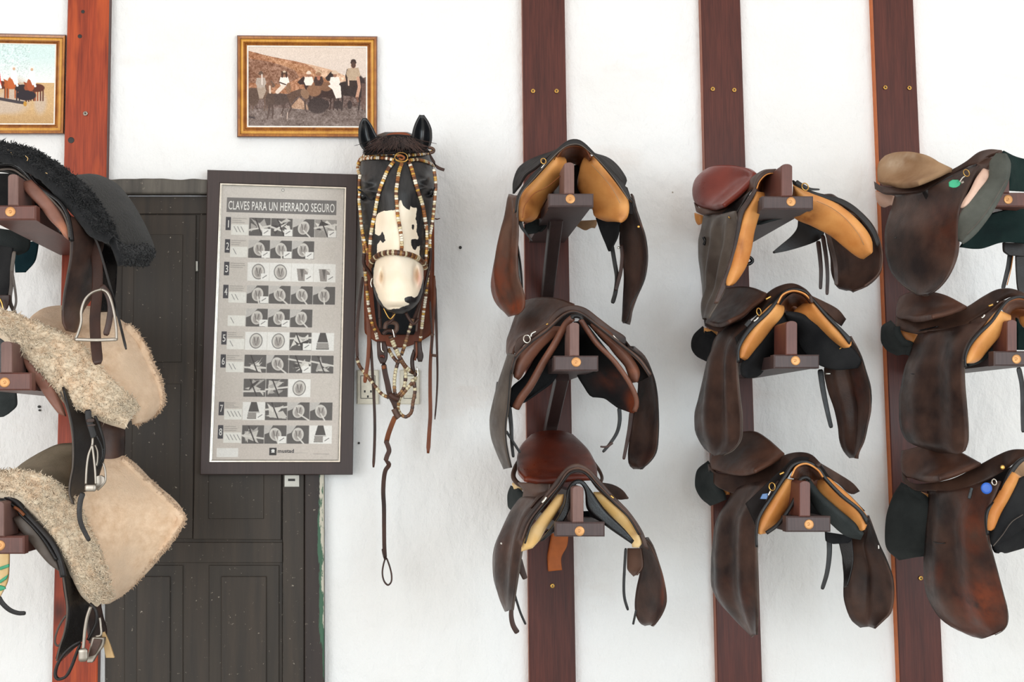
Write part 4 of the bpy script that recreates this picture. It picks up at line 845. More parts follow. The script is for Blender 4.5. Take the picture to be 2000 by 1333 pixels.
s.S('panel', 'tan', '862,190 930,190/800,245 992,242/900,310 1062,340/1000,380 1132,422/1090,445 1180,470/1150,485 1190,494', (.50, .58), t=.01, puff=.024, wear=((860, 220, 30, 20, .5), (1100, 420, 60, 20, .4)))
s.S('underpad', 'felt_black', '715,255 760,262/640,350 748,340/555,440 720,430/478,560 650,540/430,640 600,610/440,700 540,690/462,715 490,712', (.54, .46), t=.012, puff=.018)
s.S('underpad', 'felt_black', '738,256 760,310/850,275 815,380/980,352 845,500/1100,440 950,610/1200,502 1100,655/1275,590 1240,642', (.56, .48, .52, .5), t=.012, puff=.014, nu=20)
s.S('pad_lining', 'felt_black', '690,330 860,330/660,450 900,470/640,545 980,560', (.34, .34), t=.006)  # black sheet added for the shade around the upright
s.S('flap', 'dark_brown', '300,372 560,330/240,440 470,420/215,530 415,490/190,590 398,590/165,700 400,680/128,860 412,820/100,980 427,960/102,1070 430,1070/130,1150 422,1150/185,1228 365,1222/245,1257 300,1258', (.24, .56, .25, .5), t=.006, bow=.02, wear=((160, 1080, 40, 60, .12),), folds=((.38, .012, .12), (.62, -.014, .1), (.82, .008, .08)), nu=30)
s.T('flap_edge', 'grey_leather', '396,600 402,680 414,820 430,960 432,1070 424,1150 370,1224 300,1260', (.58, .5), r=3.5, n=40)
s.T('stirrup_slot', 'gloss_black', '205,662 220,670 240,668', (.31, .33), r=6, n=8)
s.S('flap', 'dark_brown', '1090,420 1185,430/1100,540 1255,540/1010,650 1296,660/1035,800 1334,810/1080,930 1334,920/1108,1060 1308,1060/1120,1160 1285,1160/1150,1235 1252,1230/1190,1280 1225,1282', (.34, .54, .30, .46), t=.006, bow=-.02, wear=((1300, 960, 25, 60, .25), (1210, 780, 60, 180, .25)), folds=((.2, .008, .08), (.38, -.016, .1)), nu=26)
s.T('flap_edge', 'black_leather', '1190,440 1255,535 1298,660 1337,820 1336,920 1310,1060 1286,1160 1252,1232', (.55, .46), r=4, n=40)
s.strap('girth_strap', 'black_leather', '980,655 1000,800 1030,950 1058,1068', .38, w=46, w2=32)
s.T('keeper_loop', 'chrome', '1018,686 1060,686', .43, r=6, n=4)
s.ring('dee_ring', 'brass', 548, 250, .60, R=27, r=4, sx=.7); s.T('stirrup_bar', 'chrome', '512,318 530,305 545,288', .59, r=7, n=8); s.strap('stirrup_tab', 'black_leather', '455,350 490,310', .585, w=30); s.T('buckle', 'brass', '598,162 632,142', .60, r=7, n=5); s.T('rivet', 'brass', '1115,512 1130,500', .55, r=4, n=4)
# ---- F third post, bottom: tagged
s = saddle((1330, 830, .31502), (1575, 1020, .05), 'dark brown saddle with blue-grey tag and dark grey felt pad, bottom of the third post')
s.S('side_skirt', 'dark_brown', '890,320,.30 1000,425,.43 1105,530,.56/1045,568,.34 1100,572,.44 1160,578,.535', (0, 0), t=.006)
s.S('seat', 'seat_brown', '290,70 450,46 540,90 642,188/210,150 400,130 500,170 600,215/185,210 320,230 430,240 550,245/195,280 280,300 380,310 460,290', (.14, .42, .2, .5), t=.01, puff=.014, nu=24)
s.S('skirt', 'dark_brown', '172,245 230,300 350,298 480,285 580,240 650,190 735,175 810,190 870,245/186,345 250,398 355,432 445,415 560,350 640,300 700,235 775,222 850,262', (.18, .60, .2, .60), t=.008, puff=.004, nu=50, nv=12)
s.S('skirt', 'dark_brown', '860,238 980,308 1060,360 1107,410/890,310 980,370 1040,425 1070,428', (.5, .42), t=.005, nu=16)
s.S('rear_panel', 'tan', '192,360 290,395/215,400 298,418/250,432 295,434', (.17, .2), t=.01, puff=.012)
s.S('underpad', 'felt_dark_grey', '178,235 200,300/110,295 210,350/100,370 235,400/130,440 260,430/190,492 270,470', (.12, .22), t=.018)
s.S('pommel_band', 'black_leather', '462,760 460,660 478,560 560,430 640,305 690,240 775,222 855,262 900,325 1000,430 1110,520 1165,590/476,760 474,680 492,580 575,445 655,325 700,258 775,240 845,280 890,345 985,445 1100,540 1150,620', (.585, .585), t=.008, puff=.003, nu=70, nv=6)
s.S('sweat_flap', 'matte_black', '400,490 480,415 560,335 640,262 700,210 775,200 860,245 930,335 1040,432 1140,535/470,640 560,480 650,345 700,275 740,262 775,256 845,292 885,350 985,450 1100,545', (.56, .56), t=.005, nu=50)
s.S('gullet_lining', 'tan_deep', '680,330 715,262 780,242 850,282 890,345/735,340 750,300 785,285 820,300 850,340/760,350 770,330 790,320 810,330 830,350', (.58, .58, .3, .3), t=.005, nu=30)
s.T('edge_binding', 'tan', '685,320 716,262 778,242 848,280 880,325', .592, r=6, n=30)
s.S('gullet_dark_fill', 'tan_deep', '720,290 860,290/700,350 880,350/700,420 860,420', (.28, .28), t=.008)  # added sheet shutting out the wall, darkens the gullet hollow
s.S('panel', 'tan', '660,338 722,345/620,390 728,390/570,470 672,470/520,560 612,560/485,640 562,620/482,678 520,670', (.58, .54), t=.01, puff=.022, wear=((500, 640, 30, 30, .4),))
s.S('panel', 'tan', '852,345 900,330/850,405 960,380/930,485 1052,460/1020,565 1122,542/1080,625 1146,602/1110,655 1132,655', (.52, .58), t=.01, puff=.022, wear=((870, 330, 30, 20, .6), (1000, 540, 60, 16, .5)))
s.S('underpad', 'felt_dark_grey', '780,330 800,420/850,420 840,510/960,520 930,605/1080,620 1020,680/1130,682 1115,706', (.56, .52), t=.012, puff=.012)
s.T('underpad_edge', 'black_leather', '530,672 600,620 660,540 705,460 728,370 745,335 780,328 800,345', .60, r=13, n=40)
s.S('pad_lining', 'felt_black', '740,380 800,380/700,480 880,470/680,560 930,560/640,575 960,600', (.34, .34), t=.006)  # added black sheet, shade of the hollow behind the upright
s.S('pad_lining', 'felt_black', '895,665 1060,690/900,720 1050,720/940,740 1030,735', (.45, .45), t=.01)
s.S('flap', 'dark_brown', '320,420 610,350/290,480 540,460/240,560 482,570/215,630 470,640/203,720 470,720/192,850 472,850/192,980 473,980/235,1090 475,1100/330,1195 475,1190/420,1270 473,1270/455,1303 473,1304', (.24, .57, .26, .5), t=.006, bow=.02, wear=((300, 1000, 60, 60, .12), (430, 1120, 30, 160, .18)), folds=((.25, .012, .12), (.5, -.016, .12), (.78, .012, .1)), nu=30)
s.T('flap_edge', 'grey_leather', '470,700 474,850 476,980 478,1100 478,1190 474,1300', (.58, .5), r=3.5, n=30)
s.S('flap', 'dark_brown', '1040,560 1160,570/1060,650 1192,650/1000,740 1225,740/1005,850 1272,840/1012,950 1308,950/1010,1050 1315,1070/1025,1130 1298,1165/1060,1212 1250,1217/1115,1258 1200,1264', (.34, .54, .30, .46), t=.006, bow=-.02, folds=((.15, .008, .08), (.35, -.016, .1)), nu=26)
s.S('sweat_flap', 'black_leather', '980,735 1060,700/1005,850 1070,830/1012,950 1050,940/1015,1010 1030,1000', (.40, .42), t=.005)
s.T('flap_edge', 'black_leather', '1165,600 1200,670 1235,760 1278,850 1312,950 1318,1070 1300,1165 1250,1220', (.55, .46), r=4, n=40)
s.strap('girth_strap', 'black_leather', '918,670 920,800 905,920 875,1022', .38, w=38, w2=26)
s.ring('dee_ring', 'brass', 565, 385, .60, R=24, r=4); s.S('tag', 'blue_grey_tag', '505,430 545,425/490,460 530,462', (.6, .6), t=.004, label='blue-grey round tag'); s.T('tag_link', 'chrome', '540,440 555,410', .605, r=5, n=6)
s.T('rivet', 'brass', '612,308 638,296', .605, r=7, n=5); s.T('scratch', 'print_white', '1225,748 1226,770', (.525, .525), r=4, n=4)
# ---- G right edge, top: suede seat, green tag
s = saddle((1690, 270, .2476), (1940, 390, .05), 'saddle with pale suede seat and green tag, top of the right edge column')
s.S('seat', 'suede', '160,150 250,116 390,113 510,150 685,255/115,200 250,210 400,210 520,230 650,262/104,270 230,300 380,300 500,290 600,285/112,335 200,355 330,355 420,345 500,325/160,372 220,380 300,380 360,372 420,358', (.14, .44, .2, .46), t=.012, puff=.012, nu=30, wear=((250, 210, 90, 60, .9), (350, 150, 80, 30, .7)))
s.S('skirt', 'dark_brown', '75,345 140,385 280,388 420,352 560,306 690,252 800,185 900,112 990,92 1080,105/82,405 150,440 260,440 430,425 560,360 700,282 820,222 910,198 970,150 1050,115', (.18, .62, .2, .62), t=.008, puff=.003, nu=50, nv=12)
s.S('rear_panel', 'pink_leather', '80,418 232,462/92,490 222,500/150,528 215,532', (.17, .2), t=.012, puff=.018)
s.S('sweat_flap', 'black_leather', '450,428 700,285 880,205/480,480 640,400 840,260/520,520 600,500 760,360', (.42, .55), t=.004)
s.T('cantle_slot', 'gloss_black', '200,432 320,418 425,398', (.24, .32), r=7, n=16)
s.S('underpad', 'felt_grey', '1040,118 1110,122/985,200 1142,200/985,290 1128,320/880,440 1078,440/790,540 1000,580/745,640 910,700/745,740 840,770/745,815 765,828', (.62, .66, .58, .64), t=.012, puff=.014, nu=20)
s.T('pad_seam', 'grey_leather', '1112,330 1060,420 985,540 895,660 800,760', (.665, .65), r=3, n=40)
s.S('underpad', 'felt_green', '1080,104 1180,150 1330,185/1120,200 1200,250 1330,290/1130,330 1200,340 1330,360/1120,415 1200,418 1330,425', (.50, .4), t=.01)
s.S('underpad', 'felt_green', '990,600 1100,570 1330,540/900,690 1050,690 1330,660/800,790 1000,790 1330,760/750,862 900,874 1080,824 1330,838', (.50, .44), t=.01, nu=30)
s.S('flap_top', 'dark_brown', '690,290 850,215 960,150/700,400 850,330 1040,135/740,480 850,400 1000,200/760,540 830,470 930,300', (.50, .57), t=.006)
s.S('panel', 'pink_leather', '930,240 985,260/880,310 972,325/830,410 902,422/780,490 832,505/757,548 772,552', (.60, .60), t=.008, puff=.018, wear=((930, 330, 30, 20, .25),))
s.S('flap', 'dark_brown', '240,448 500,430 900,215/215,540 500,520 800,420/182,640 480,620 752,560/158,750 450,740 742,680/160,860 450,860 740,800/175,960 450,970 728,920/212,1060 450,1080 688,1030/285,1145 460,1165 628,1130/370,1212 460,1225 560,1200/440,1237 470,1238 500,1237', (.22, .59, .26, .48), t=.006, nu=24, bow=.02, wear=((650, 700, 120, 200, .25),))
s.T('flap_edge', 'grey_leather', '735,600 744,700 740,820 728,920 690,1032 630,1132 560,1202 500,1240 440,1240 285,1150 205,1060', (.56, .3), r=3, n=50)
s.T('stirrup_slot', 'gloss_black', '240,790 300,765 372,738', (.29, .36), r=11, r2=5, n=12)
s.strap('girth_strap', 'black_leather', '1145,910 1130,1010 1108,1100 1085,1192', .38, w=48, w2=34)
s.T('girth_strap_edge', 'tan', '1165,930 1148,1040 1118,1160', .385, r=4, n=12)
s.S('sweat_flap', 'black_leather', '1085,825 1330,835/1090,890 1330,900/1130,925 1330,938', (.4, .4), t=.008)
s.S('flap', 'black_leather', '1185,930 1330,930/1190,1060 1330,1060/1200,1180 1330,1180/1215,1230 1330,1240', (.4, .4), t=.006)
s.ring('dee_ring', 'brass', 798, 275, .63, R=30, r=4, sx=1); s.S('tag', 'green_tag', '685,330 730,330/660,350 748,352/662,380 740,375/690,392 715,390', (.62, .62), t=.004, label='bright green oval tag'); s.T('tag_link', 'chrome', '745,345 770,310 790,300', .63, r=5, n=10); s.T('stirrup_bar', 'steel', '755,355 775,345', .615, r=10, n=5)
# ---- H right edge, middle
s = saddle((1690, 550, .26249), (1960, 700, .05), 'dark brown saddle with long plain flap, middle of the right edge column')
s.S('seat', 'seat_brown', '262,118 350,82 500,80 620,112 755,196/240,190 350,190 500,200 600,200 700,215/238,250 330,262 450,262 520,250 600,245/270,282 330,290 400,285 450,275 500,265', (.14, .44, .2, .48), t=.01, puff=.012, nu=24, wear=((480, 120, 120, 30, .2),))
s.S('skirt', 'umber', '230,268 330,285 450,276 600,238 750,198 880,118 980,66 1070,57 1150,80 1260,130/228,348 320,378 400,384 560,372 700,352 820,282 945,202 1010,140 1100,105 1240,150', (.18, .62, .2, .62), t=.008, puff=.005, nu=50, nv=12)
s.S('rear_panel', 'tan', '242,360 392,398/262,412 385,432/300,446 370,457', (.18, .2), t=.01, puff=.016)
s.S('underpad', 'felt_dark_grey', '205,305 235,340/138,350 245,385/133,430 290,450/165,492 350,480/240,532 320,552', (.12, .22), t=.02)
s.S('pommel_band', 'black_leather', '738,640 736,560 765,470 830,385 930,290 1000,195 1060,130 1150,105 1260,140/752,640 748,570 782,485 850,400 945,310 1015,205 1070,148 1150,125 1260,160', (.60, .60), t=.008, puff=.003, nu=60, nv=6)
s.S('flap_top', 'dark_brown', '780,300 900,240 1010,150/760,400 900,300 1060,140/760,480 860,380 1000,210', (.50, .585), t=.006)
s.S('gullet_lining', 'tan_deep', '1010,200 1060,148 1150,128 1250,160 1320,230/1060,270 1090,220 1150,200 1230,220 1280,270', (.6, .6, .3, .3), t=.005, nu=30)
s.S('gullet_dark_fill', 'tan_deep', '1040,200 1260,180/1040,280 1300,260/1050,400 1130,400', (.28, .28), t=.008)  # added backing sheet that keeps the gullet hollow dark
s.S('panel', 'tan', '1000,215 1072,250/930,300 1052,320/862,390 982,402/800,470 902,492/762,560 832,572/745,608 770,606', (.60, .56), t=.01, puff=.024, wear=((850, 470, 40, 30, .3),))
s.S('panel', 'tan', '1145,262 1290,230/1150,300 1320,300/1180,330 1330,350', (.45, .5), t=.01, puff=.02)
s.T('underpad_edge', 'felt_dark_grey', '765,618 850,590 930,530 1000,450 1045,375', (.55, .53), r=18, n=30)
s.S('pad_lining', 'felt_black', '940,420 1050,380/880,520 1060,520/800,600 1060,612', (.36, .40), t=.006)
s.S('pad_lining', 'felt_green', '1120,270 1200,330/1130,400 1320,440/1130,510 1330,515', (.36, .36), t=.006)
s.S('flap', 'dark_brown', '405,384 600,372 900,300/365,460 560,460 785,440/335,550 550,550 742,555/300,640 520,640 736,640/275,760 520,760 738,760/256,880 520,880 748,880/256,1000 520,1000 758,1000/270,1100 520,1110 764,1100/315,1185 520,1190 762,1190/420,1235 560,1240 742,1258/540,1265 620,1275 700,1285', (.22, .59, .26, .50), t=.006, nu=24, bow=.02, wear=((340, 1060, 60, 60, .3), (520, 420, 60, 30, .15)), folds=((.3, .010, .15), (.58, -.018, .14), (.85, .008, .1)))
s.T('flap_edge', 'grey_leather', '738,620 742,760 752,880 762,1000 768,1100 766,1190 742,1262', (.60, .5), r=3, n=30)
s.T('stirrup_slot', 'black_leather', '340,688 380,690 420,682', (.31, .36), r=4, n=8)
s.T('cantle_slot', 'gloss_black', '400,368 470,352 540,336', (.3, .36), r=6, n=10)
s.strap('girth_strap', 'black_leather', '1140,640 1165,760 1172,880 1172,1000 1175,1125', .4, w=44, w2=34)
s.T('stirrup_bar', 'chrome', '865,272 880,262 888,248', .61, r=7, n=8); s.T('buckle', 'brass', '918,184 948,172', .63, r=8, n=5); s.T('buckle', 'chrome', '978,155 988,148', .625, r=5, n=4)
# ---- I right edge, bottom: blue tag
s = saddle((1690, 850, .36215), (1960, 1010, .05), 'brown saddle with blue tag and worn chestnut flap, bottom of the right edge column')
s.S('seat', 'seat_brown', '200,90 350,60 500,90 625,160/195,140 330,150 460,170 560,185/200,190 320,210 400,220 480,215/230,230 300,245 350,245 400,235', (.14, .44, .2, .48), t=.01, puff=.014, nu=24)
s.S('skirt', 'umber', '198,205 255,262 350,262 480,236 620,163 720,108 800,82 880,86 960,110/204,252 265,298 360,302 470,312 600,272 740,210 780,165 850,122 950,130', (.18, .62, .2, .62), t=.008, puff=.004, nu=50, nv=12)
s.S('rear_panel', 'tan', '228,288 345,322/250,338 345,350/295,368 340,371', (.17, .22), t=.01, puff=.012)
s.S('underpad', 'felt_dark_grey', '205,262 240,282/150,350 345,372/118,460 340,470/114,560 330,560/130,620 325,620/190,672 315,655', (.12, .24), t=.018, puff=.01)
s.S('pommel_band', 'black_leather', '655,540 645,460 655,400 700,350 740,270 785,180 850,120 940,122/666,540 660,470 668,410 712,360 755,285 800,200 860,138 940,138', (.60, .60), t=.008, puff=.003, nu=50, nv=6)
s.S('sweat_flap', 'matte_black', '335,290 600,270 790,170/340,340 600,330 810,190/350,370 600,390 780,260/600,420 640,430 730,350', (.20, .575), t=.005)
s.S('underpad', 'felt_black', '655,500 700,500/670,560 730,560/690,610 740,610', (.53, .53), t=.01)
s.S('gullet_lining', 'suede', '800,200 850,140 940,130/840,240 880,200 940,190', (.59, .4), t=.006)
s.S('panel', 'tan', '800,202 832,222/762,262 820,272/722,340 782,342/680,410 742,420/668,480 706,482/668,516 682,512', (.61, .58), t=.01, puff=.02)
s.S('underpad', 'felt_black', '832,235 960,180/780,340 960,320/730,430 960,420/690,520 850,500/680,575 760,560/690,600 720,590', (.61, .6), t=.01, puff=.01)
s.S('underpad', 'felt_black', '760,505 960,500/690,590 960,560/700,625 860,598/725,632 760,628', (.55, .5), t=.012)
s.T('pad_seam', 'grey_leather', '690,600 740,540 790,470 850,430', .625, r=2.5, n=20)
s.S('flap', 'dark_brown', '345,300 500,300 730,250/342,400 500,400 695,345/332,500 500,500 655,440/325,600 500,600 668,570/318,700 500,700 692,660/322,800 500,800 718,760/345,890 520,900 745,860/400,980 560,990 766,950/470,1035 600,1040 765,1015/545,1068 640,1072 745,1052/600,1080 650,1082 700,1076', (.24, .60, .26, .52), t=.006, nu=24, bow=.02, wear=((640, 900, 130, 150, .85), (400, 750, 60, 60, .5), (600, 500, 80, 160, .5)), folds=((.25, .010, .12), (.5, -.014, .12), (.75, .010, .12)))
s.T('flap_edge', 'grey_leather', '655,540 670,600 695,670 722,770 748,870 769,960 766,1020 742,1056 700,1080', (.60, .52), r=2.5, n=40)
s.T('stirrup_slot', 'black_leather', '368,578 400,585 430,584', (.33, .39), r=3, n=8)
s.ring('dee_ring', 'chrome', 695, 255, .62, R=16, r=3.5, sx=1); mesh_obj('tag', *disc(*s.px(652, 288), .62, 11.6/ppm(.62), .004, 24, .1), 'blue_tag', s.root, label='bright blue round tag')
mesh_obj('rivet', *disc(*s.px(738, 175), .632, 4.6/ppm(.62), .004, 16, .3), 'brass', s.root); s.strap('strap_tail', 'gloss_black', '575,285 560,345', .55, w=20)
# ================================================================ left column: fleece covered saddles
def fleece(v, name, mat, txt, d, t=.02, nu=60, nv=90, amp=.006, tufts=2500, tlen=.011, parent=None, seed=1, down=.5, label=None, edge=0, sel=None):
    G = grid(v.rows(txt, d), nu, nv)
    def rel(G, u, v_):
        P = W(G[..., 0], G[..., 1], G[..., 2]); R = np.zeros(P.shape[:2])
        for j in range(P.shape[0]):
            for i in range(P.shape[1]):
                q = Vector(P[j, i]); R[j, i] = amp * (noise.noise(q*38) + .7*noise.noise(q*85) + .5)
        return R * np.minimum(1, 6*np.minimum(u, 1-u) + .25)
    V, Fc, n = solid(G, t, t*.5, relief=rel); o = mesh_obj(name, V, Fc, mat, parent or v.root, label=label)
    r = np.random.RandomState(seed); N = nu*nv; A = V[:N].reshape(nv, nu, 3); TV = []; TF = []; k = 0
    for _ in range(tufts):
        fu = r.rand(); fv = r.rand()
        if edge and r.rand() < edge: fu = 0 if r.rand() < .5 else 1
        if sel: fu = sel[0] + (sel[1]-sel[0])*r.rand()
        i = int(fu*(nu-1)); j = int(fv*(nv-1)); b = A[j, i] + r.randn(3)*.002; nn = n[j, i]
        dr = nn*r.uniform(.15, .55) + r.randn(3)*.6 + np.array([0, 0, -down]); dr /= np.linalg.norm(dr); L = tlen*r.uniform(.5, 1.4); w_ = .0017*r.uniform(.6, 1.3)
        sd = np.cross(dr, r.randn(3)); sd /= np.linalg.norm(sd)+1e-9; s2 = np.cross(dr, sd); cv = r.randn(3)*.35
        p1 = b + dr*L*.5; p2 = b + (dr + cv)*L
        for p, q in ((b - nn*.002, 1), (p1, .8)):
            for a in (0, 2.09, 4.19): TV.append(p + (sd*math.cos(a) + s2*math.sin(a))*w_*q)
        TV.append(p2); TF += [[k+m, k+(m+1) % 3, k+3+(m+1) % 3, k+3+m] for m in range(3)] + [[k+3+m, k+3+(m+1) % 3, k+6] for m in range(3)]; k += 7
    f = mesh_obj('wool_tufts', TV, TF, mat, o); f['kind'] = 'stuff'; return o
# ---- J top: black fleece over a dark saddle
s = saddle((0, 260, .33003), (20, 420, .05), 'black saddle with mauve panel and hanging stirrup under the black fleece cover')
s.S('gullet', 'gloss_black', '-160,235 -60,180 60,170 130,210 230,310 330,430 400,560/-160,300 -60,235 40,235 110,260 160,300 250,420 360,600', (.52, .56), t=.008, nu=40, nv=8)
s.S('pommel_band', 'mauve_leather', '-160,200 -80,160 20,148 80,155 150,195 200,235/-160,232 -80,190 20,172 70,178 130,215 180,255', (.57, .57), t=.008, nu=30, nv=6)
s.S('sweat_flap', 'matte_black', '-160,150 0,150 110,165 200,225 300,330 400,460 450,560/-160,235 0,190 110,210 180,270 260,350 350,450 410,560', (.54, .54), t=.006, nu=40)
s.T('edge_binding', 'gloss_black', '-160,240 -60,195 20,182 80,185 140,225 210,310 290,365 350,410 395,480 415,560 425,640', .60, r=14, n=60)
s.T('edge_binding', 'grey_leather', '-160,275 -60,232 20,215 80,218 130,250 190,300 260,355 320,410 370,470 398,540 408,620', .605, r=6, n=60)
s.S('pad_lining', 'felt_black', '-100,240 120,240/-140,330 200,330/-140,420 300,430/-100,530 330,560/0,540 300,590', (.40, .42), t=.006)
s.S('panel', 'mauve_leather', '135,290 190,278/150,345 262,350/235,435 335,440/300,520 388,530/355,575 405,580/385,618 410,638', (.60, .60), t=.012, puff=.022, wear=((380, 580, 40, 50, .8),))
s.S('lining_flap', 'felt_dark_grey', '20,522 200,522/80,560 260,560/170,590 300,592', (.40, .35), t=.005)
s.S('far_panel', 'grey_leather', '150,600 290,598/110,630 270,625/40,665 170,640/0,680 60,675', (.24, .24), t=.006)
s.S('far_flap', 'felt_dark_grey', '-40,560 150,590/-40,620 180,640/-40,680 170,690/60,715 110,720', (.30, .26), t=.006)
s.S('felt_patch', 'teal_felt', '110,650 230,640/88,720 218,720/90,800 200,770/92,826 150,825', (.12, .12), t=.006, label='dark teal felt')
s.S('far_flap', 'felt_black', '-80,650 75,680/-80,780 70,800/-80,900 62,930/-80,985 40,965', (.34, .38), t=.006)
s.strap('girth_strap', 'grey_leather', '85,700 72,800 68,900 60,1000 95,1080', .40, w=22); s.strap('girth_strap', 'grey_leather', '72,820 88,920 95,1000 80,1060', .41, w=14)
s.S('far_buckle_guard', 'strap_brown', '-60,960 60,960/-60,1040 50,1020/-60,1090 20,1090', (.42, .42), t=.006); s.T('far_stirrup', 'brass', '0,980 15,1020 10,1060 -10,1080', .44, r=5, n=20)
s.S('flap', 'dark_brown', '400,500 470,500 530,560/420,620 520,640 610,650/415,740 510,760 580,760/395,860 480,870 560,880/378,960 460,980 548,960/370,1060 420,1070 490,1050/372,1120 420,1130 472,1110/395,1172 420,1178 450,1172', (.60, .45, .56, .44), t=.006, bow=.01, nu=24, wear=((440, 1150, 60, 40, .15),))
s.T('flap_edge', 'grey_leather', '418,640 414,740 394,860 376,960 368,1050', .60, r=3, n=30)
s.S('post_shade', 'gloss_black', '540,560 640,640/560,700 690,720/560,800 690,800/560,950 680,950/560,1060 660,1060', (.36, .30), t=.006)  # dark sheet painting the post's shadow behind the flap
s.strap('stirrup_leather', 'strap_brown', '520,560 560,680 576,800 574,950 562,1100 568,1250 580,1370', (.50, .60), w=62, n=40)
s.strap('stirrup_leather', 'strap_brown', '600,900 640,960 655,1030 645,1120 625,1200', .59, w=36, n=24)
ir = s.T('stirrup_iron', 'steel', '600,925 545,945 505,985 482,1050 480,1120 462,1185 448,1218', .615, r=8, n=40); s.T('stirrup_iron_side', 'steel', '600,925 635,945 660,1000 678,1080 688,1160 690,1222', .615, r=8, n=40, parent=ir)
s.strap('stirrup_tread', 'steel', '440,1222 570,1226 696,1222', .615, w=20, flat=.8, parent=ir, n=20)
s.strap('thin_strap', 'black_leather', '530,590 570,640 610,760 650,900 690,1050 720,1170 747,1282', (.55, .60), w=13, w2=16, n=50)
b = thing('fleece_cover', 'black curly fleece cover draped over the top left saddle', 'fleece', wp(60, 480, .3), 'fleeces over the left saddles'); v = Z(0, 260, .33003); v.root = b
fleece(v, 'curly_edge', 'fleece_black', '-160,90 -160,150/0,84 0,148/100,95 110,168/180,115 180,215/250,150 270,275/330,195 340,350/410,250 405,425/500,330 470,500/570,430 540,590/620,520 590,610/650,620 650,635', (.60, .64, .50, .56), t=.022, tufts=3800, tlen=.010, seed=2, amp=.012)
v.S('suede_top', 'suede_black', '425,262 500,256 585,264/450,300 560,272 680,312/500,350 640,340 745,385/560,430 700,430 800,465/620,530 760,530 860,580/660,640 800,640 900,680/690,720 800,730 907,735/712,785 790,787 875,770', (.55, .24, .50, .30), t=.016, puff=.012, nu=24)
fleece(v, 'curly_edge', 'fleece_black', '640,560 700,600/670,660 800,650/700,740 907,700/712,784 860,782', (.53, .34), t=.014, tufts=1500, tlen=.006, seed=4, amp=.006)
for p_ in ('30,100 60,110 75,132', '25,108 50,100', '150,135 165,150 160,165', '270,235 280,240'): v.T('lint', 'cream_leather', p_, .635, r=1.6, n=6, parent=b)
# ---- K middle: cream sheepskin
s = saddle((0, 580, .31496), (10, 750, .05), 'dark saddle under the upper cream sheepskin with crossed silver stirrup, left post')
s.S('pad_lining', 'gloss_black', '-160,220 40,230/-160,330 170,340/-160,450 260,450/-160,560 250,560', (.46, .46), t=.006)
s.T('edge_binding', 'gloss_black', '-160,240 -60,225 30,240 100,290 180,370', .56, r=18, n=30)
s.S('panel', 'mauve_leather', '145,378 190,388/170,450 262,465/245,560 335,570/310,655 385,670/368,728 408,742', (.56, .56), t=.012, puff=.02)
s.S('far_flap', 'felt_dark_grey', '-100,590 100,575/-100,640 106,665/-100,710 60,720/-60,755 20,745', (.3, .3), t=.006)
s.S('flap', 'black_leather', '390,560 440,600 520,660/420,700 510,710 600,730/445,820 530,830 630,840/452,940 540,960 650,960/450,1060 520,1080 620,1080/432,1150 500,1180 580,1180/430,1220 470,1235 520,1230/452,1285 470,1292 490,1285', (.58, .46, .54, .44), t=.006, nu=20)
s.T('flap_edge', 'grey_leather', '375,590 410,680 432,760 448,860 454,960 450,1060 434,1150 430,1220 450,1285', .59, r=5, n=50)
s.S('outer_flap', 'dark_brown', '590,720 700,790/620,850 770,830/620,960 768,960/600,1080 738,1065/560,1180 665,1170/525,1255 575,1235', (.36, .30), t=.006, bow=.015)
s.strap('stirrup_leather', 'black_leather', '545,700 550,760 570,830 585,880', .56, w=40, n=20); s.strap('keeper', 'umber', '535,770 585,765', .585, w=22, n=6); s.strap('keeper', 'umber', '540,800 592,795', .585, w=12, n=6)
s.T('stirrup_leather', 'black_leather', '590,740 625,830 645,920 640,1000 610,1070', .56, r=9, n=30); s.T('stirrup_leather', 'gloss_black', '600,860 630,930 632,1000 600,1060', .57, r=7, n=30)
ir = s.T('stirrup_iron', 'steel', '575,875 572,920 550,980 538,1060 532,1165', .60, r=7, n=30); s.T('stirrup_iron_side', 'steel', '572,920 582,1000 590,1080 594,1165', .60, r=7, n=30, parent=ir); s.strap('stirrup_tread', 'steel', '526,1187 598,1187', .605, w=42, flat=.5, parent=ir, n=8)
ir = s.T('stirrup_iron', 'steel', '590,920 604,960 604,1020 598,1050', .585, r=5, n=20); s.T('stirrup_iron_side', 'steel', '640,1030 652,1080 654,1140 640,1165 605,1200', .58, r=6, n=20, parent=ir); s.S('stirrup_tread', 'steel', '598,1115 625,1108 650,1120/596,1150 625,1150 654,1150/600,1195 615,1190 632,1170', (.575, .575), t=.01, parent=ir)
s.strap('strap_tail', 'black_leather', '515,1215 500,1260 492,1330 500,1400 530,1470 555,1516', (.60, .60), w=34, w2=26, n=30)
b = thing('sheepskin', 'upper cream sheepskin draped over a saddle on the left post', 'sheepskin', wp(100, 800, .3), 'fleeces over the left saddles'); v = Z(0, 580, .31496); v.root = b
fleece(v, 'woolly_front', 'fleece_cream', '-200,110 -200,190/-60,112 -60,200/60,120 20,240/200,165 120,335/350,225 220,445/480,290 330,565/560,390 430,675/680,520 530,712/790,620 640,765/850,700 780,806', (.56, .62, .44, .50), t=.024, tufts=6500, tlen=.010, seed=5, amp=.008, edge=.25)
v.S('woolly_back', 'fleece_tan', '185,160 188,150 195,145/260,220 260,130 300,85/350,250 380,150 400,72/450,300 540,160 560,75/540,380 650,220 690,120/620,460 750,300 850,255/700,550 830,440 930,410/770,640 900,580 992,540/820,720 930,680 1006,650/835,790 900,770 975,712', (.50, .30, .42, .30), t=.018, puff=.014, nu=30, nv=60)
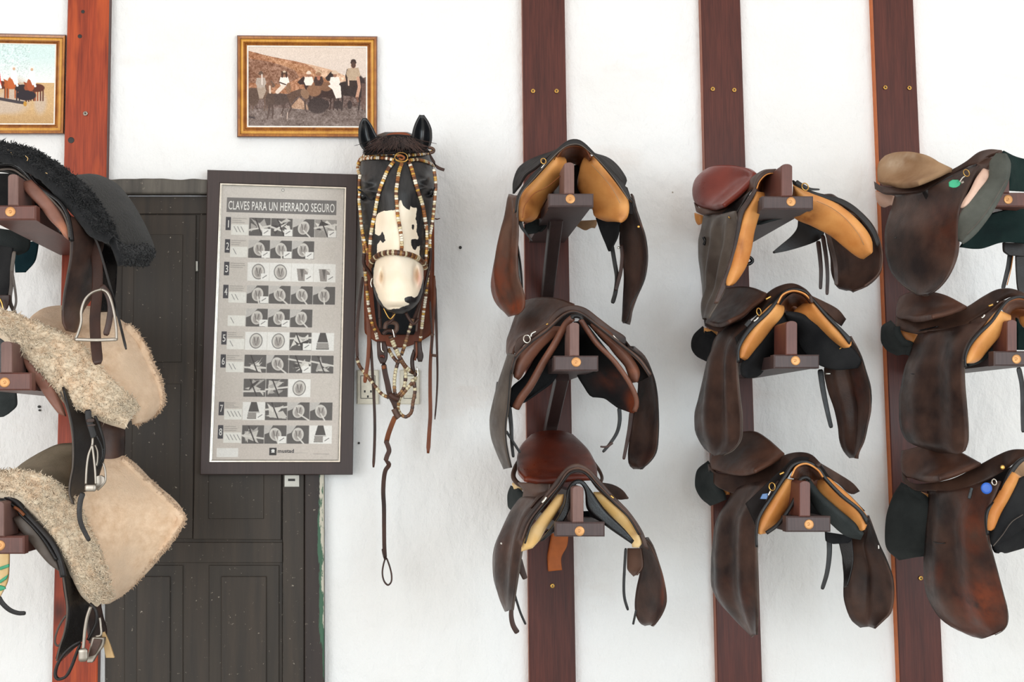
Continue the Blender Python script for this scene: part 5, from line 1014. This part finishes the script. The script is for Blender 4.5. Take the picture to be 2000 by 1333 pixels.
fleece(v, 'woolly_edge', 'fleece_tan', '760,182 790,180/850,262 880,300/920,395 925,440/985,520 980,560/1003,640 985,650/970,705 960,690/900,750 890,735/832,790 830,770', (.32, .34), t=.014, nu=14, nv=60, tufts=900, tlen=.0065, seed=8, amp=.005)
v.S('suede_corner', 'grey_suede', '183,158 200,150/225,120 290,200/270,92 360,220/330,78 400,235/385,70 420,230', (.30, .46), t=.014, puff=.006)
# ---- L bottom: cream sheepskin
s = saddle((0, 900, .32494), (0, 1070, .05), 'dark saddle with grey panel and looped strap under the lower cream sheepskin, left post')
s.S('pad_lining', 'gloss_black', '-150,210 60,230/-150,320 150,340/-150,450 200,450/-150,500 160,540', (.44, .44), t=.006)
s.T('edge_binding', 'black_leather', '-150,230 -40,205 40,215 100,250 140,300 220,390 300,480 345,560 370,640 382,700', .59, r=20, n=50); s.T('edge_binding', 'gloss_black', '-150,260 -40,240 40,250 90,280 130,330 200,400 280,500 340,600', .60, r=9, n=50)
s.T('tab', 'tan_deep', '85,280 115,300 145,330', .61, r=9, n=10)
s.S('panel', 'grey_leather', '80,345 140,318/120,412 222,402/210,520 302,530/290,612 352,612/350,658 366,668', (.585, .585), t=.012, puff=.02)
s.S('flap', 'gloss_black', '340,520 400,560/372,650 500,700/388,780 540,850/405,900 530,950/392,1020 490,1080/360,1120 440,1130/340,1195 362,1205', (.58, .46), t=.006)
s.T('flap_edge', 'grey_leather', '378,690 392,780 404,880 400,960 385,1040 360,1120 340,1205', .585, r=5, n=40)
s.T('strap_loop', 'grey_leather', '400,930 370,970 342,1030 330,1090 345,1115 375,1095', .57, r=6, n=30, flat=.5)
s.S('outer_flap', 'dark_brown', '500,800 600,860/520,950 620,950/530,1040 640,1030/540,1100 610,1100', (.36, .3), t=.006)
s.strap('strap_loop', 'black_leather', '490,1085 430,1120 380,1170 345,1230 332,1290 350,1315 395,1300 430,1240 460,1160 485,1100', .58, w=16, flat=1.6, n=50)
s.T('stirrup_leather', 'black_leather', '540,860 575,900 580,970 560,1020 530,1080', .55, r=10, n=30)
ir = s.T('stirrup_iron', 'steel', '545,880 525,940 512,1010 505,1080 500,1135', .60, r=10, n=30); s.strap('stirrup_foot', 'steel', '500,1130 500,1210', .605, w=52, flat=.4, parent=ir, n=8)
ir = s.T('stirrup_iron', 'steel', '600,945 606,1000 606,1050 575,1058', .57, r=7, n=20); s.S('stirrup_tread', 'steel', '560,1060 630,1065/545,1120 625,1110/530,1190 590,1160/530,1210 560,1212', (.57, .57), t=.02, parent=ir); s.S('tread_pad', 'umber', '565,1072 612,1078/550,1125 600,1115/535,1180 570,1170', (.585, .585), t=.006, parent=ir)
s.S('wooden_tab', 'pale_wood', '615,1035 628,1030/622,1090 655,1090/640,1185 688,1185', (.54, .54), t=.01)
s.S('striped_girth', 'cream_leather', '-60,560 57,560/-60,650 55,640/-60,740 45,730/-60,820 0,822', (.3, .3), t=.008, label='cream girth with green stripes')
for t_ in ('0,640 56,622/0,660 56,640', '0,720 50,685/0,740 40,712', '0,750 30,760/0,785 36,772'): s.S('green_stripe', 'green_tag', t_, (.307, .307), t=.004, nv=6)
s.strap('strap_tail', 'black_leather', '-10,820 15,860 60,900 110,918 155,918', .4, w=30, w2=24, n=24)
b = thing('sheepskin', 'lower cream sheepskin with square hanging corner over a saddle, left post', 'sheepskin', wp(120, 1150, .3), 'fleeces over the left saddles'); v = Z(0, 900, .32494); v.root = b
fleece(v, 'woolly_front', 'fleece_cream', '-200,85 -200,195/-60,85 -60,200/120,82 110,225/250,100 200,310/350,160 290,430/430,240 370,560/500,380 440,685/570,520 500,800/620,700 540,838/650,835 600,866', (.56, .62, .46, .52), t=.024, tufts=6500, tlen=.010, seed=9, amp=.008, edge=.25)
v.S('suede_corner', 'grey_suede', '82,82 92,76/200,95 145,25/300,130 270,-50/370,180 370,-90/420,220 450,-95', (.50, .28), t=.014, puff=.008)
v.S('woolly_back', 'fleece_tan', '420,210 440,60 480,-60/450,260 580,80 740,-15/500,360 680,200 905,125/560,470 780,380 1105,342/600,620 760,560 960,570/620,740 720,720 790,745/620,862 645,850 668,832', (.50, .30, .44, .32), t=.018, puff=.014, nu=30, nv=60)
fleece(v, 'woolly_edge', 'fleece_tan', '738,-15 730,0/850,90 830,100/960,195 940,200/1050,290 1030,290/1104,342 1080,345/1060,430 1040,420/1000,510 980,500/900,620 880,600/790,745 770,725/668,832 660,810', (.32, .34), t=.012, nu=14, nv=70, tufts=1000, tlen=.0065, seed=12, amp=.005)
# ================================================================ horse head
H = thing('horse_head', 'black and white horse head model mounted on the wall wearing a beaded bridle', 'horse head', wp(775, 678, 0))
RY = np.array([258, 264, 275, 292, 315, 345, 375, 400, 440, 480, 510, 530, 550, 570, 590, 602, 609, 613], float)
RL = np.array([752, 735, 722, 711, 704, 700.5, 700, 702, 708, 716, 724, 730, 728, 730, 737, 748, 760, 772], float)
RR = np.array([796, 812, 825, 836, 844, 848.5, 849.5, 848, 842, 835, 830, 827, 828, 826, 819, 808, 797, 786], float)
DF = np.array([.19, .22, .25, .28, .305, .325, .335, .335, .335, .34, .35, .362, .378, .385, .38, .365, .35, .33])
DB = np.array([.12, .07, .05, .04, .04, .04, .04, .04, .05, .08, .12, .16, .19, .21, .23, .25, .27, .29])
TP = np.array([.0, .05, .1, .14, .18, .2, .24, .28, .32, .3, .2, .08, .02, .0, .0, .0, .0, .0])
_fy = np.arange(258, 613.5, .5); _k = np.hanning(41); _k /= _k.sum(); _tb = []
for _a in (RL, RR, DF, DB, TP):
    _f = np.interp(_fy, RY, _a); _g = np.convolve(np.pad(_f, 20, mode='edge'), _k, 'valid'); _e = np.clip(np.minimum(_fy-258, 613-_fy)/24, 0, 1); _tb.append(_f*(1-_e) + _g*_e)
def hp(y): return [np.interp(y, _fy, a) for a in _tb]
def hsec(y, th):
    l, r, f, b_, tp = hp(y); cx = (l+r)/2; hw = (r-l)/2; dc = b_ + .5*(f-b_); s_ = np.sin(th); c_ = np.cos(th)
    c2 = np.sign(c_)*np.abs(c_)**.85; s2 = np.sign(s_)*np.abs(s_)**.9; fr = np.maximum(s_, 0)
    return cx + hw*c2*(1 - tp*fr**2), dc + np.where(s_ > 0, (f-dc), (dc-b_))*s2
BUMPS = [(714, 356, .040, 14, 10), (835, 350, .040, 13, 10), (722, 374, .022, 12, 5), (829, 368, .018, 12, 5), (712, 386, -.03, 10, 6), (838, 380, -.03, 10, 6), (746, 541, -.034, 3.5, 12), (812, 538, -.046, 4.5, 15), (733, 545, .014, 5, 14), (826, 545, .014, 4, 14), (780, 540, .01, 20, 22), (776, 470, .008, 14, 60), (740, 425, -.006, 10, 40), (812, 425, -.006, 10, 40), (778, 590, .006, 26, 8), (776, 601, -.008, 24, 2.5), (760, 300, .006, 20, 14)]
def bump_at(x, y): return sum(a*np.exp(-((x-bx)/rx)**2 - ((y-by)/ry)**2) for bx, by, a, rx, ry in BUMPS)
def headd(x, y):
    th = np.linspace(0, np.pi, 181); X_, D_ = hsec(y, th); X_ = X_[::-1]; D_ = D_[::-1]; X_ = np.maximum.accumulate(X_)
    return float(np.interp(x, X_, D_)) + float(bump_at(x, y))
nr, ns = 190, 150; ys = np.linspace(RY[0], RY[-1], nr); th = np.linspace(0, 2*np.pi, ns, endpoint=False)
PX = np.zeros((nr, ns)); PY = np.zeros((nr, ns)); PD = np.zeros((nr, ns))
for i, y in enumerate(ys):
    X_, D_ = hsec(y, th); PX[i] = X_; PY[i] = y; fr = np.clip(np.sin(th)*2, 0, 1); PD[i] = D_ + bump_at(X_, y)*fr
V = W(PX, PY, PD).reshape(-1, 3); Fc = []
for i in range(nr-1):
    for j in range(ns): k = (j+1) % ns; Fc.append([i*ns+j, (i+1)*ns+j, (i+1)*ns+k, i*ns+k])
Fc.append(list(range(ns))); Fc.append([(nr-1)*ns+j for j in range(ns)][::-1])
Mz = Z(660, 210, .24); Nz = Z(660, 480, .25505)
def P2(v_, t_): return [p[:2] for p in v_.pts(t_)]
blaze = P2(Mz, '300,1040 305,900 325,862 370,842 465,835 490,790 503,755 520,757 530,800 560,825 585,835 590,800 608,812 645,818 640,860 632,905 645,950 640,1010 655,1055 652,1085 668,1130 664,1200 700,1290') + P2(Nz, '662,180 655,250 640,310 615,380 590,402 560,388 530,395 510,405 515,430 540,440 560,452 500,468 440,500 380,490 350,465 310,400 270,290 270,200 285,130') + P2(Mz, '318,1180 318,1110')
holes = [P2(Mz, '290,1020 330,1048 348,1040 360,1008 375,1040 386,1085 365,1102 345,1080 322,1112 300,1110'), P2(Mz, '603,955 618,955 618,985 610,1005 602,985'), P2(Mz, '597,1078 630,1072 662,1082 665,1128 645,1130 628,1165 608,1145 597,1110'), P2(Nz, '400,488 450,484 500,478 545,478 520,500 450,510')]
def sdist(poly, X_, Y_):
    p = np.array(poly, float); D_ = np.full(X_.shape, 1e9); ins = np.zeros(X_.shape, bool); n = len(p)
    for i in range(n):
        a = p[i]; b_ = p[(i+1) % n]; v_ = b_-a; t_ = np.clip(((X_-a[0])*v_[0]+(Y_-a[1])*v_[1])/((v_**2).sum()+1e-9), 0, 1)
        D_ = np.minimum(D_, np.hypot(X_-a[0]-t_*v_[0], Y_-a[1]-t_*v_[1]))
        if a[1] != b_[1]: ins ^= ((a[1] > Y_) != (b_[1] > Y_)) & (X_ < v_[0]*(Y_-a[1])/v_[1] + a[0])
    return np.where(ins, D_, -D_)
Sd = sdist(blaze, PX, PY)
for h_ in holes: Sd = np.minimum(Sd, -sdist(h_, PX, PY))
Sd = np.where(np.sin(th)[None] > -.1, Sd, -30)
pink = np.exp(-((PX-819)/5.5)**2 - ((PY-545)/18)**2) + .35*np.exp(-((PX-738)/6)**2 - ((PY-548)/14)**2)
m, t, bs = nt('horse_coat'); vv = coords(t)
mul = nd(t, 'ShaderNodeMath', operation='MULTIPLY_ADD'); t.links.new(nz(t, vv, 130, 3), mul.inputs[0]); mul.inputs[1].default_value = 3.2; mul.inputs[2].default_value = -1.6
ad = nd(t, 'ShaderNodeMath', operation='ADD'); t.links.new(attr(t, 'white_mark').outputs['Fac'], ad.inputs[0]); t.links.new(mul.outputs[0], ad.inputs[1])
blk = mixc(t, ramp(t, nz(t, coords(t, (20, 20, 5)), 4, 5), .35, .7), lin((22, 22, 24)), lin((44, 42, 42)))
wh = mixc(t, ramp(t, nz(t, vv, 12, 3), .35, .7), lin((240, 222, 196)), lin((246, 234, 214))); wh = mixc(t, attr(t, 'pink').outputs['Fac'], wh, lin((228, 180, 160)))
c = mixc(t, ramp(t, ad.outputs[0], .0, .6), blk, wh); t.links.new(c, bs.inputs['Base Color']); bs.inputs['Roughness'].default_value = .42; bump(t, bs, nz(t, coords(t, (60, 60, 12)), 5, 4), .25, .002); MATS['horse_coat'] = m
mesh_obj('head_skin', V, Fc, 'horse_coat', H, attrs={'white_mark': Sd.ravel(), 'pink': np.clip(pink, 0, 1).ravel()})
v = Mz; v.root = H
for x, y, sx in ((212, 722, 1), (758, 690, -1)):
    px, py = v.px(x, y); c = W(px, py, headd(px, py) - .004); a = np.linspace(0, 2*np.pi, 20, endpoint=False); V = []; Fc = []
    for i, f in enumerate(np.linspace(-1.5, 1.5, 11)):
        for q in a: V.append(c + np.array([.017*math.cos(f)*math.cos(q), .016*math.cos(f)*math.sin(q)*1.0, .014*math.sin(f)]))
    for i in range(10):
        for j in range(20): k = (j+1) % 20; Fc.append([i*20+j, i*20+k, (i+1)*20+k, (i+1)*20+j])
    mesh_obj('eye', V, Fc, 'eye_black', H)
v.T('eyelid', 'felt_black', '165,668 200,690 240,735 272,752 295,735', .30, r=7, n=20); v.T('eyelid', 'felt_black', '788,650 770,690 745,715 715,722', .305, r=6, n=20)
def ear(txt): 
    e = v.S('ear', 'ear_black', txt, (.235, .235), t=.005, puff=.004, bow=-.028, nu=22, nv=30); return e
ear('205,86 228,86/183,125 268,140/171,190 300,205/172,250 325,255/183,300 334,300/205,335 318,330/228,356 285,352')
ear('668,60 698,62/638,115 736,120/615,180 760,190/606,240 762,245/606,290 755,290/622,330 742,325/670,352 725,345')
v.S('forelock', 'matte_black', '350,242 470,225 600,236/330,290 480,280 640,290/250,345 480,345 700,340/215,385 480,372 745,360', (.25, .25, .308, .308), t=.006, puff=.004, nu=24)
r = np.random.RandomState(3); parts = []
for _ in range(420):
    a = r.uniform(330, 620); b0 = r.uniform(234, 300); tx_ = 480+(a-480)*1.6 + r.randn()*50; ty = b0 + r.uniform(40, 90); pth = []
    for f in np.linspace(0, 1, 8):
        x = a*(1-f)+tx_*f + math.sin(f*3+a)*8; y = b0*(1-f)+ty*f; px, py = v.px(x, y); pth.append((px, py, max(.262 + .058*min(max((y-235)/140, 0), 1), headd(px, max(py, 262)) + .006)))
    g = np.array(pth); P = W(g[:, 0], g[:, 1], g[:, 2]); parts.append(sweep(P, np.linspace(.0016, .0006, 8), .0012, ns=5))
h_ = len(parts)//2; mesh_obj('forelock_strands', *merge(parts[:h_]), 'strap_brown', H); mesh_obj('forelock_strands', *merge(parts[h_:]), 'matte_black', H)
v.S('poll_piece', 'plaque_brown', '375,245 420,218 490,210 560,214 605,240/360,262 430,245 490,242 550,245 620,262', (.22, .22), t=.02, nu=20, nv=6)
v2 = Z(0, 0, 1, H)
v2.S('mounting_board', 'plaque_brown', '722,268 826,268/713,330 846,330/711,420 848,420/711,540 848,540/712,648 845,648/728,664 830,662/752,675 806,674/770,679 788,679', (.024, .024), t=.02, nu=20, nv=60, label='brown wooden mounting board with rounded foot')
v2.S('neck_stump', 'felt_black', '722,400 830,400/724,500 828,500/730,580 824,580/736,635 816,635/745,653 808,653', (.06, .06), t=.05, puff=.05, nu=20)
# ---------------------------------------------------------------- beaded bridle
m, t, bs = nt('beads'); A_ = attr(t, 'len'); mm = nd(t, 'ShaderNodeMath', operation='MULTIPLY'); t.links.new(A_.outputs['Fac'], mm.inputs[0]); mm.inputs[1].default_value = 1.0
fl = nd(t, 'ShaderNodeMath', operation='FLOOR'); t.links.new(mm.outputs[0], fl.inputs[0]); fc = nd(t, 'ShaderNodeMath', operation='FRACT'); t.links.new(mm.outputs[0], fc.inputs[0])
wn = nd(t, 'ShaderNodeTexWhiteNoise', noise_dimensions='1D'); t.links.new(fl.outputs[0], wn.inputs['W'])
def bead_ramp(stops):
    r_ = nd(t, 'ShaderNodeValToRGB'); r_.color_ramp.interpolation = 'CONSTANT'; e = r_.color_ramp.elements
    while len(e) < len(stops): e.new(.5)
    for q, (p_, c_) in zip(e, stops): q.position = p_; q.color = lin(c_)
    t.links.new(wn.outputs[0], r_.inputs[0]); return r_.outputs[0]
c1 = bead_ramp([(0, (150, 92, 44)), (.22, (236, 226, 206)), (.5, (206, 158, 70)), (.68, (96, 58, 36)), (.85, (216, 200, 160))])
sp = ramp(t, fc.outputs[0], .10, .16); c = mixc(t, sp, lin((74, 44, 26)), c1); c = mixc(t, ramp(t, nz(t, coords(t), 240, 3), .55, .68), c, lin((110, 66, 34)))
t.links.new(c, bs.inputs['Base Color']); bs.inputs['Roughness'].default_value = .36; bs.inputs['Metallic'].default_value = .15; MATS['beads'] = m
m2 = m.copy(); m2.name = 'beads_dark'; t2 = m2.node_tree
rps = [n for n in t2.nodes if n.type == 'VALTORGB' and n.color_ramp.interpolation == 'CONSTANT'][0]
for q, c_ in zip(rps.color_ramp.elements, ((96, 60, 38), (206, 194, 160), (110, 76, 50), (66, 42, 32), (150, 110, 64))): q.color = lin(c_)
MATS['beads_dark'] = m2
BR = thing('beaded_bridle', 'bridle of silver and gold beaded straps on the horse head with long hanging reins', 'bridle', wp(776, 1144, .1))
cnt = [0]
def bead(v, name, txt, d=None, w=28, mat='beads', step=.0075, n=150, flat=.55, parent=None, lift=.007):
    p = v.pts(txt); 
    if d is None: q = [(a[0], a[1], (a[2] if len(a) > 2 else headd(a[0], a[1]) + lift)) for a in p]
    else:
        dd = d if isinstance(d, tuple) else (d, d); q = [(a[0], a[1], a[2] if len(a) > 2 else dd[0]+(dd[1]-dd[0])*i/max(len(p)-1, 1)) for i, a in enumerate(p)]
    G = resample(q, n)
    if d is None: G[:, 2] = np.maximum(G[:, 2], [headd(g[0], g[1]) + lift*.8 for g in G])
    P = W(G[:, 0], G[:, 1], G[:, 2]); L = np.concatenate([[0], np.cumsum(np.linalg.norm(np.diff(P, axis=0), axis=1))]); hw = w/2*v.k/ppm(.3)
    f = (L/step) % 1; rad = hw*(.84 + .2*np.sqrt(np.maximum(1-(2*f-1)**2, 0))); ns_ = 10; V, Fc = sweep(P, rad, rad*flat, ns=ns_, p=2.4); cnt[0] += 37.0
    return mesh_obj(name, V, Fc, mat, parent or BR, attrs={'len': np.repeat(L/step + cnt[0], ns_)})
v = Mz; v.root = BR
bead(v, 'browband', '225,398 260,385 330,380 400,378 462,374'); bead(v, 'browband', '568,388 640,384 700,378 745,370 775,355', None)
v.T('browband_loop', 'umber', '745,372 775,362 780,345 765,332 738,328', .30, r=13, n=24)
bead(v, 'browband', '170,475 175,440 205,420 260,412 340,410 400,415 455,428'); bead(v, 'browband', '572,432 640,424 690,432 740,450 785,478')
bead(v, 'crown_strap', '228,384 190,412 168,450 162,500 180,560', None)
bead(v, 'face_strap', '455,440 410,500 370,590 340,670 318,760 300,860 280,960 266,1060 262,1160 268,1290', w=30)
bead(v, 'face_strap', '522,450 498,520 485,600 474,690 480,790 487,880 503,970 517,1060 520,1130 514,1190', w=30)
bead(v, 'face_strap', '578,445 600,500 625,590 655,690 688,790 706,890 718,980 724,1080 718,1180', w=32)
bead(v, 'noseband', '262,1300 280,1252 320,1210 380,1186 450,1180 520,1188 580,1198 640,1222 690,1262 712,1310', w=44, mat='beads_dark', lift=.014, flat=.8)
v.ring('knot_ring', 'brass', 515, 405, .338, R=38, r=3, tilt=(0, 0), sx=1.4); v.ring('knot_ring', 'brass', 500, 408, .345, R=26, r=3, tilt=(0, .2), sx=1.4); v.T('knot', 'tan_deep', '480,400 510,392 540,408 525,425 495,415', .345, r=9, n=20); v.T('knot', 'brass', '470,425 500,440 545,440 570,420', .343, r=7, n=16)
bead(v, 'cheek_strap', '182,545 172,620 176,700 172,760 182,860 192,960 210,1060 232,1140 246,1200', (.24, .24, ) , w=26)
bead(v, 'cheek_strap', '188,950 200,1040 212,1140 215,1240 216,1330', .22, w=26)
bead(v, 'cheek_strap', '780,500 790,560 796,640 790,720 783,800 775,880 764,960 750,1040 748,1130 742,1230 735,1330', (.27, .24), w=28)
bead(v, 'cheek_strap', '722,960 724,1080 720,1180 715,1260', .27, w=26)
v.S('leather_tail', 'strap_brown', '735,350 790,440/760,430 800,490/820,480 820,505/870,500 862,520', (.25, .25), t=.006); v.T('toggle', 'strap_brown', '790,905 805,910 830,903', .26, r=7, r2=4, n=10)
v = Nz; v.root = BR
bead(v, 'rein', '205,160 210,220 218,300 226,380 234,460 246,530 264,600 288,660 302,720', (.22, .16), w=26)
bead(v, 'rein', '694,170 688,230 682,300 674,380 662,460 652,540 644,610 636,680 630,735', (.24, .16), w=26)
v.T('leather_cheek', 'strap_brown', '200,60 200,140 240,200 285,300 310,420 320,520 325,640', (.24, .18), r=13, n=40, flat=.5); v.T('leather_cheek', 'strap_brown', '280,330 310,400 320,480 318,560', .22, r=9, n=30, flat=.5)
v.T('leather_cheek', 'strap_brown', '712,20 705,120 660,330 625,440 590,540 560,600', (.26, .2), r=12, n=40, flat=.5); v.T('leather_cheek', 'umber', '640,340 630,440 610,560 600,660', .2, r=9, n=30, flat=.5)
v.T('bit_ring', 'chrome', '262,250 252,290 262,320', .3, r=6, n=14); v.T('chin_chain', 'brass', '350,480 400,560 440,520', .3, r=6, n=24); v.T('chin_strap', 'strap_brown', '430,520 415,570 380,600', .28, r=12, n=14); v.T('chin_strap', 'strap_brown', '520,515 545,560 580,600 620,560', .28, r=12, n=20)
bead(v, 'twisted_rein', '575,560 555,620 530,700 510,770 485,840', (.22, .2), w=28, mat='beads_dark')
v.T('leather_knot', 'umber', '360,640 370,600 405,588 445,600 450,640 430,665', .25, r=17, n=26); v.T('leather_knot', 'strap_brown', '345,680 380,650 420,660 440,700', .24, r=14, n=20); v.T('buckle', 'chrome', '418,640 428,680 432,705', .27, r=5, n=10)
bead(v, 'twisted_rein', '400,690 425,750 455,820 485,880 520,930 560,965 580,975', (.25, .2), w=34, mat='beads_dark')
bead(v, 'twisted_rein', '385,790 420,850 460,890 500,880', (.2, .22), w=28, mat='beads_dark')
for t_ in ('460,890 440,970 432,1060 438,1140 460,1210', '500,900 518,960 515,1050 495,1110 455,1150 400,1160', '570,1020 590,1100 575,1200 560,1280 520,1312 480,1290 450,1230', '570,1050 520,1110 475,1170 460,1240', '605,960 590,1030 560,1070'):
    bead(v, 'twisted_rein', t_, (.20, .18), w=28, mat='beads_dark', step=.0095)
v.S('buckle_keeper', 'strap_brown', '298,735 365,735/300,800 382,800/305,860 380,860/325,905 362,905', (.21, .21), t=.012, puff=.006); v.T('buckle_pin', 'chestnut', '320,850 345,845 352,860', .225, r=9, n=8); v.T('buckle', 'chrome', '330,740 335,800 352,820', .225, r=5, n=10)
v.S('buckle_keeper', 'strap_brown', '585,735 640,735/580,800 645,800/600,850 655,845/615,890 645,890', (.20, .20), t=.012, puff=.006); v.T('buckle_pin', 'strap_tan', '600,740 602,830 590,880', .215, r=8, n=10); v.T('rein_buckle', 'strap_brown', '590,800 570,870 575,950 600,1000', .2, r=16, n=20, flat=.5); v.T('buckle', 'chrome', '605,930 612,980 604,1010', .22, r=4, n=10)
v.strap('rein_strap', 'strap_brown', '350,905 362,980 380,1060 395,1130 430,1200 455,1260', (.2, .18), w=40, w2=46, n=30); v.T('rein_keeper', 'tan_deep', '348,920 356,945', .215, r=17, n=6)
v.T('knot', 'strap_brown', '395,1140 430,1165 470,1180', .2, r=22, n=14); v.T('knot', 'umber', '430,1250 455,1300 470,1320', .19, r=24, n=12)
v.strap('hanging_strap', 'strap_brown', '190,240 172,380 155,520 146,660 145,780 150,860', (.14, .12), w=24, n=40); bead(v, 'rein', '145,860 165,920 200,970 240,1020 290,1085 340,1140 390,1165', (.12, .18), w=28, mat='beads_dark', step=.0095)
v.strap('hanging_strap', 'strap_tan', '232,540 238,660 236,780 228,900 212,1000 206,1052', (.16, .14), w=30, n=40); v.strap('hanging_strap', 'strap_brown', '246,700 258,860 266,1000 275,1150 282,1333 281,1500 272,1700', (.15, .12), w=22, n=50)
v.strap('hanging_strap', 'strap_tan', '738,230 740,400 730,560 722,700 708,900 706,1100 708,1300 700,1420 690,1592', (.10, .10), w=20, w2=32, n=60); v.strap('hanging_strap', 'strap_brown', '742,300 752,560 758,760 762,1000 755,1180 742,1333', (.08, .08), w=24, w2=12, n=60); v.strap('hanging_strap', 'strap_brown', '705,420 712,560 720,660 718,840', (.12, .1), w=16, n=30)
v.T('keeper', 'umber', '712,680 735,690', .11, r=14, n=6); v.T('keeper', 'umber', '720,840 760,845', .11, r=11, n=6)
v = Z(660, 800, .26997, BR)
v.strap('lead_rein', 'tan_deep', '415,50 390,110 365,180 350,240', (.18, .16), w=36, n=24); v.strap('lead_rein', 'strap_brown', '345,225 360,260 370,300 355,340 345,375', .165, w=34, n=24)
v.strap('lead_rein', 'strap_brown', '345,370 370,400 345,440 333,500 328,600 333,700 334,850 336,1000 342,1090', (.16, .12), w=32, w2=28, n=60)
v.strap('lead_loop', 'strap_brown', '345,1070 328,1130 322,1190 335,1245 362,1272 385,1250 388,1200 375,1140 352,1075', (.125, .125), w=12, flat=1.8, n=50); v.strap('strap_tip', 'strap_brown', '320,1010 326,1045 335,1075', .125, w=10, n=8)
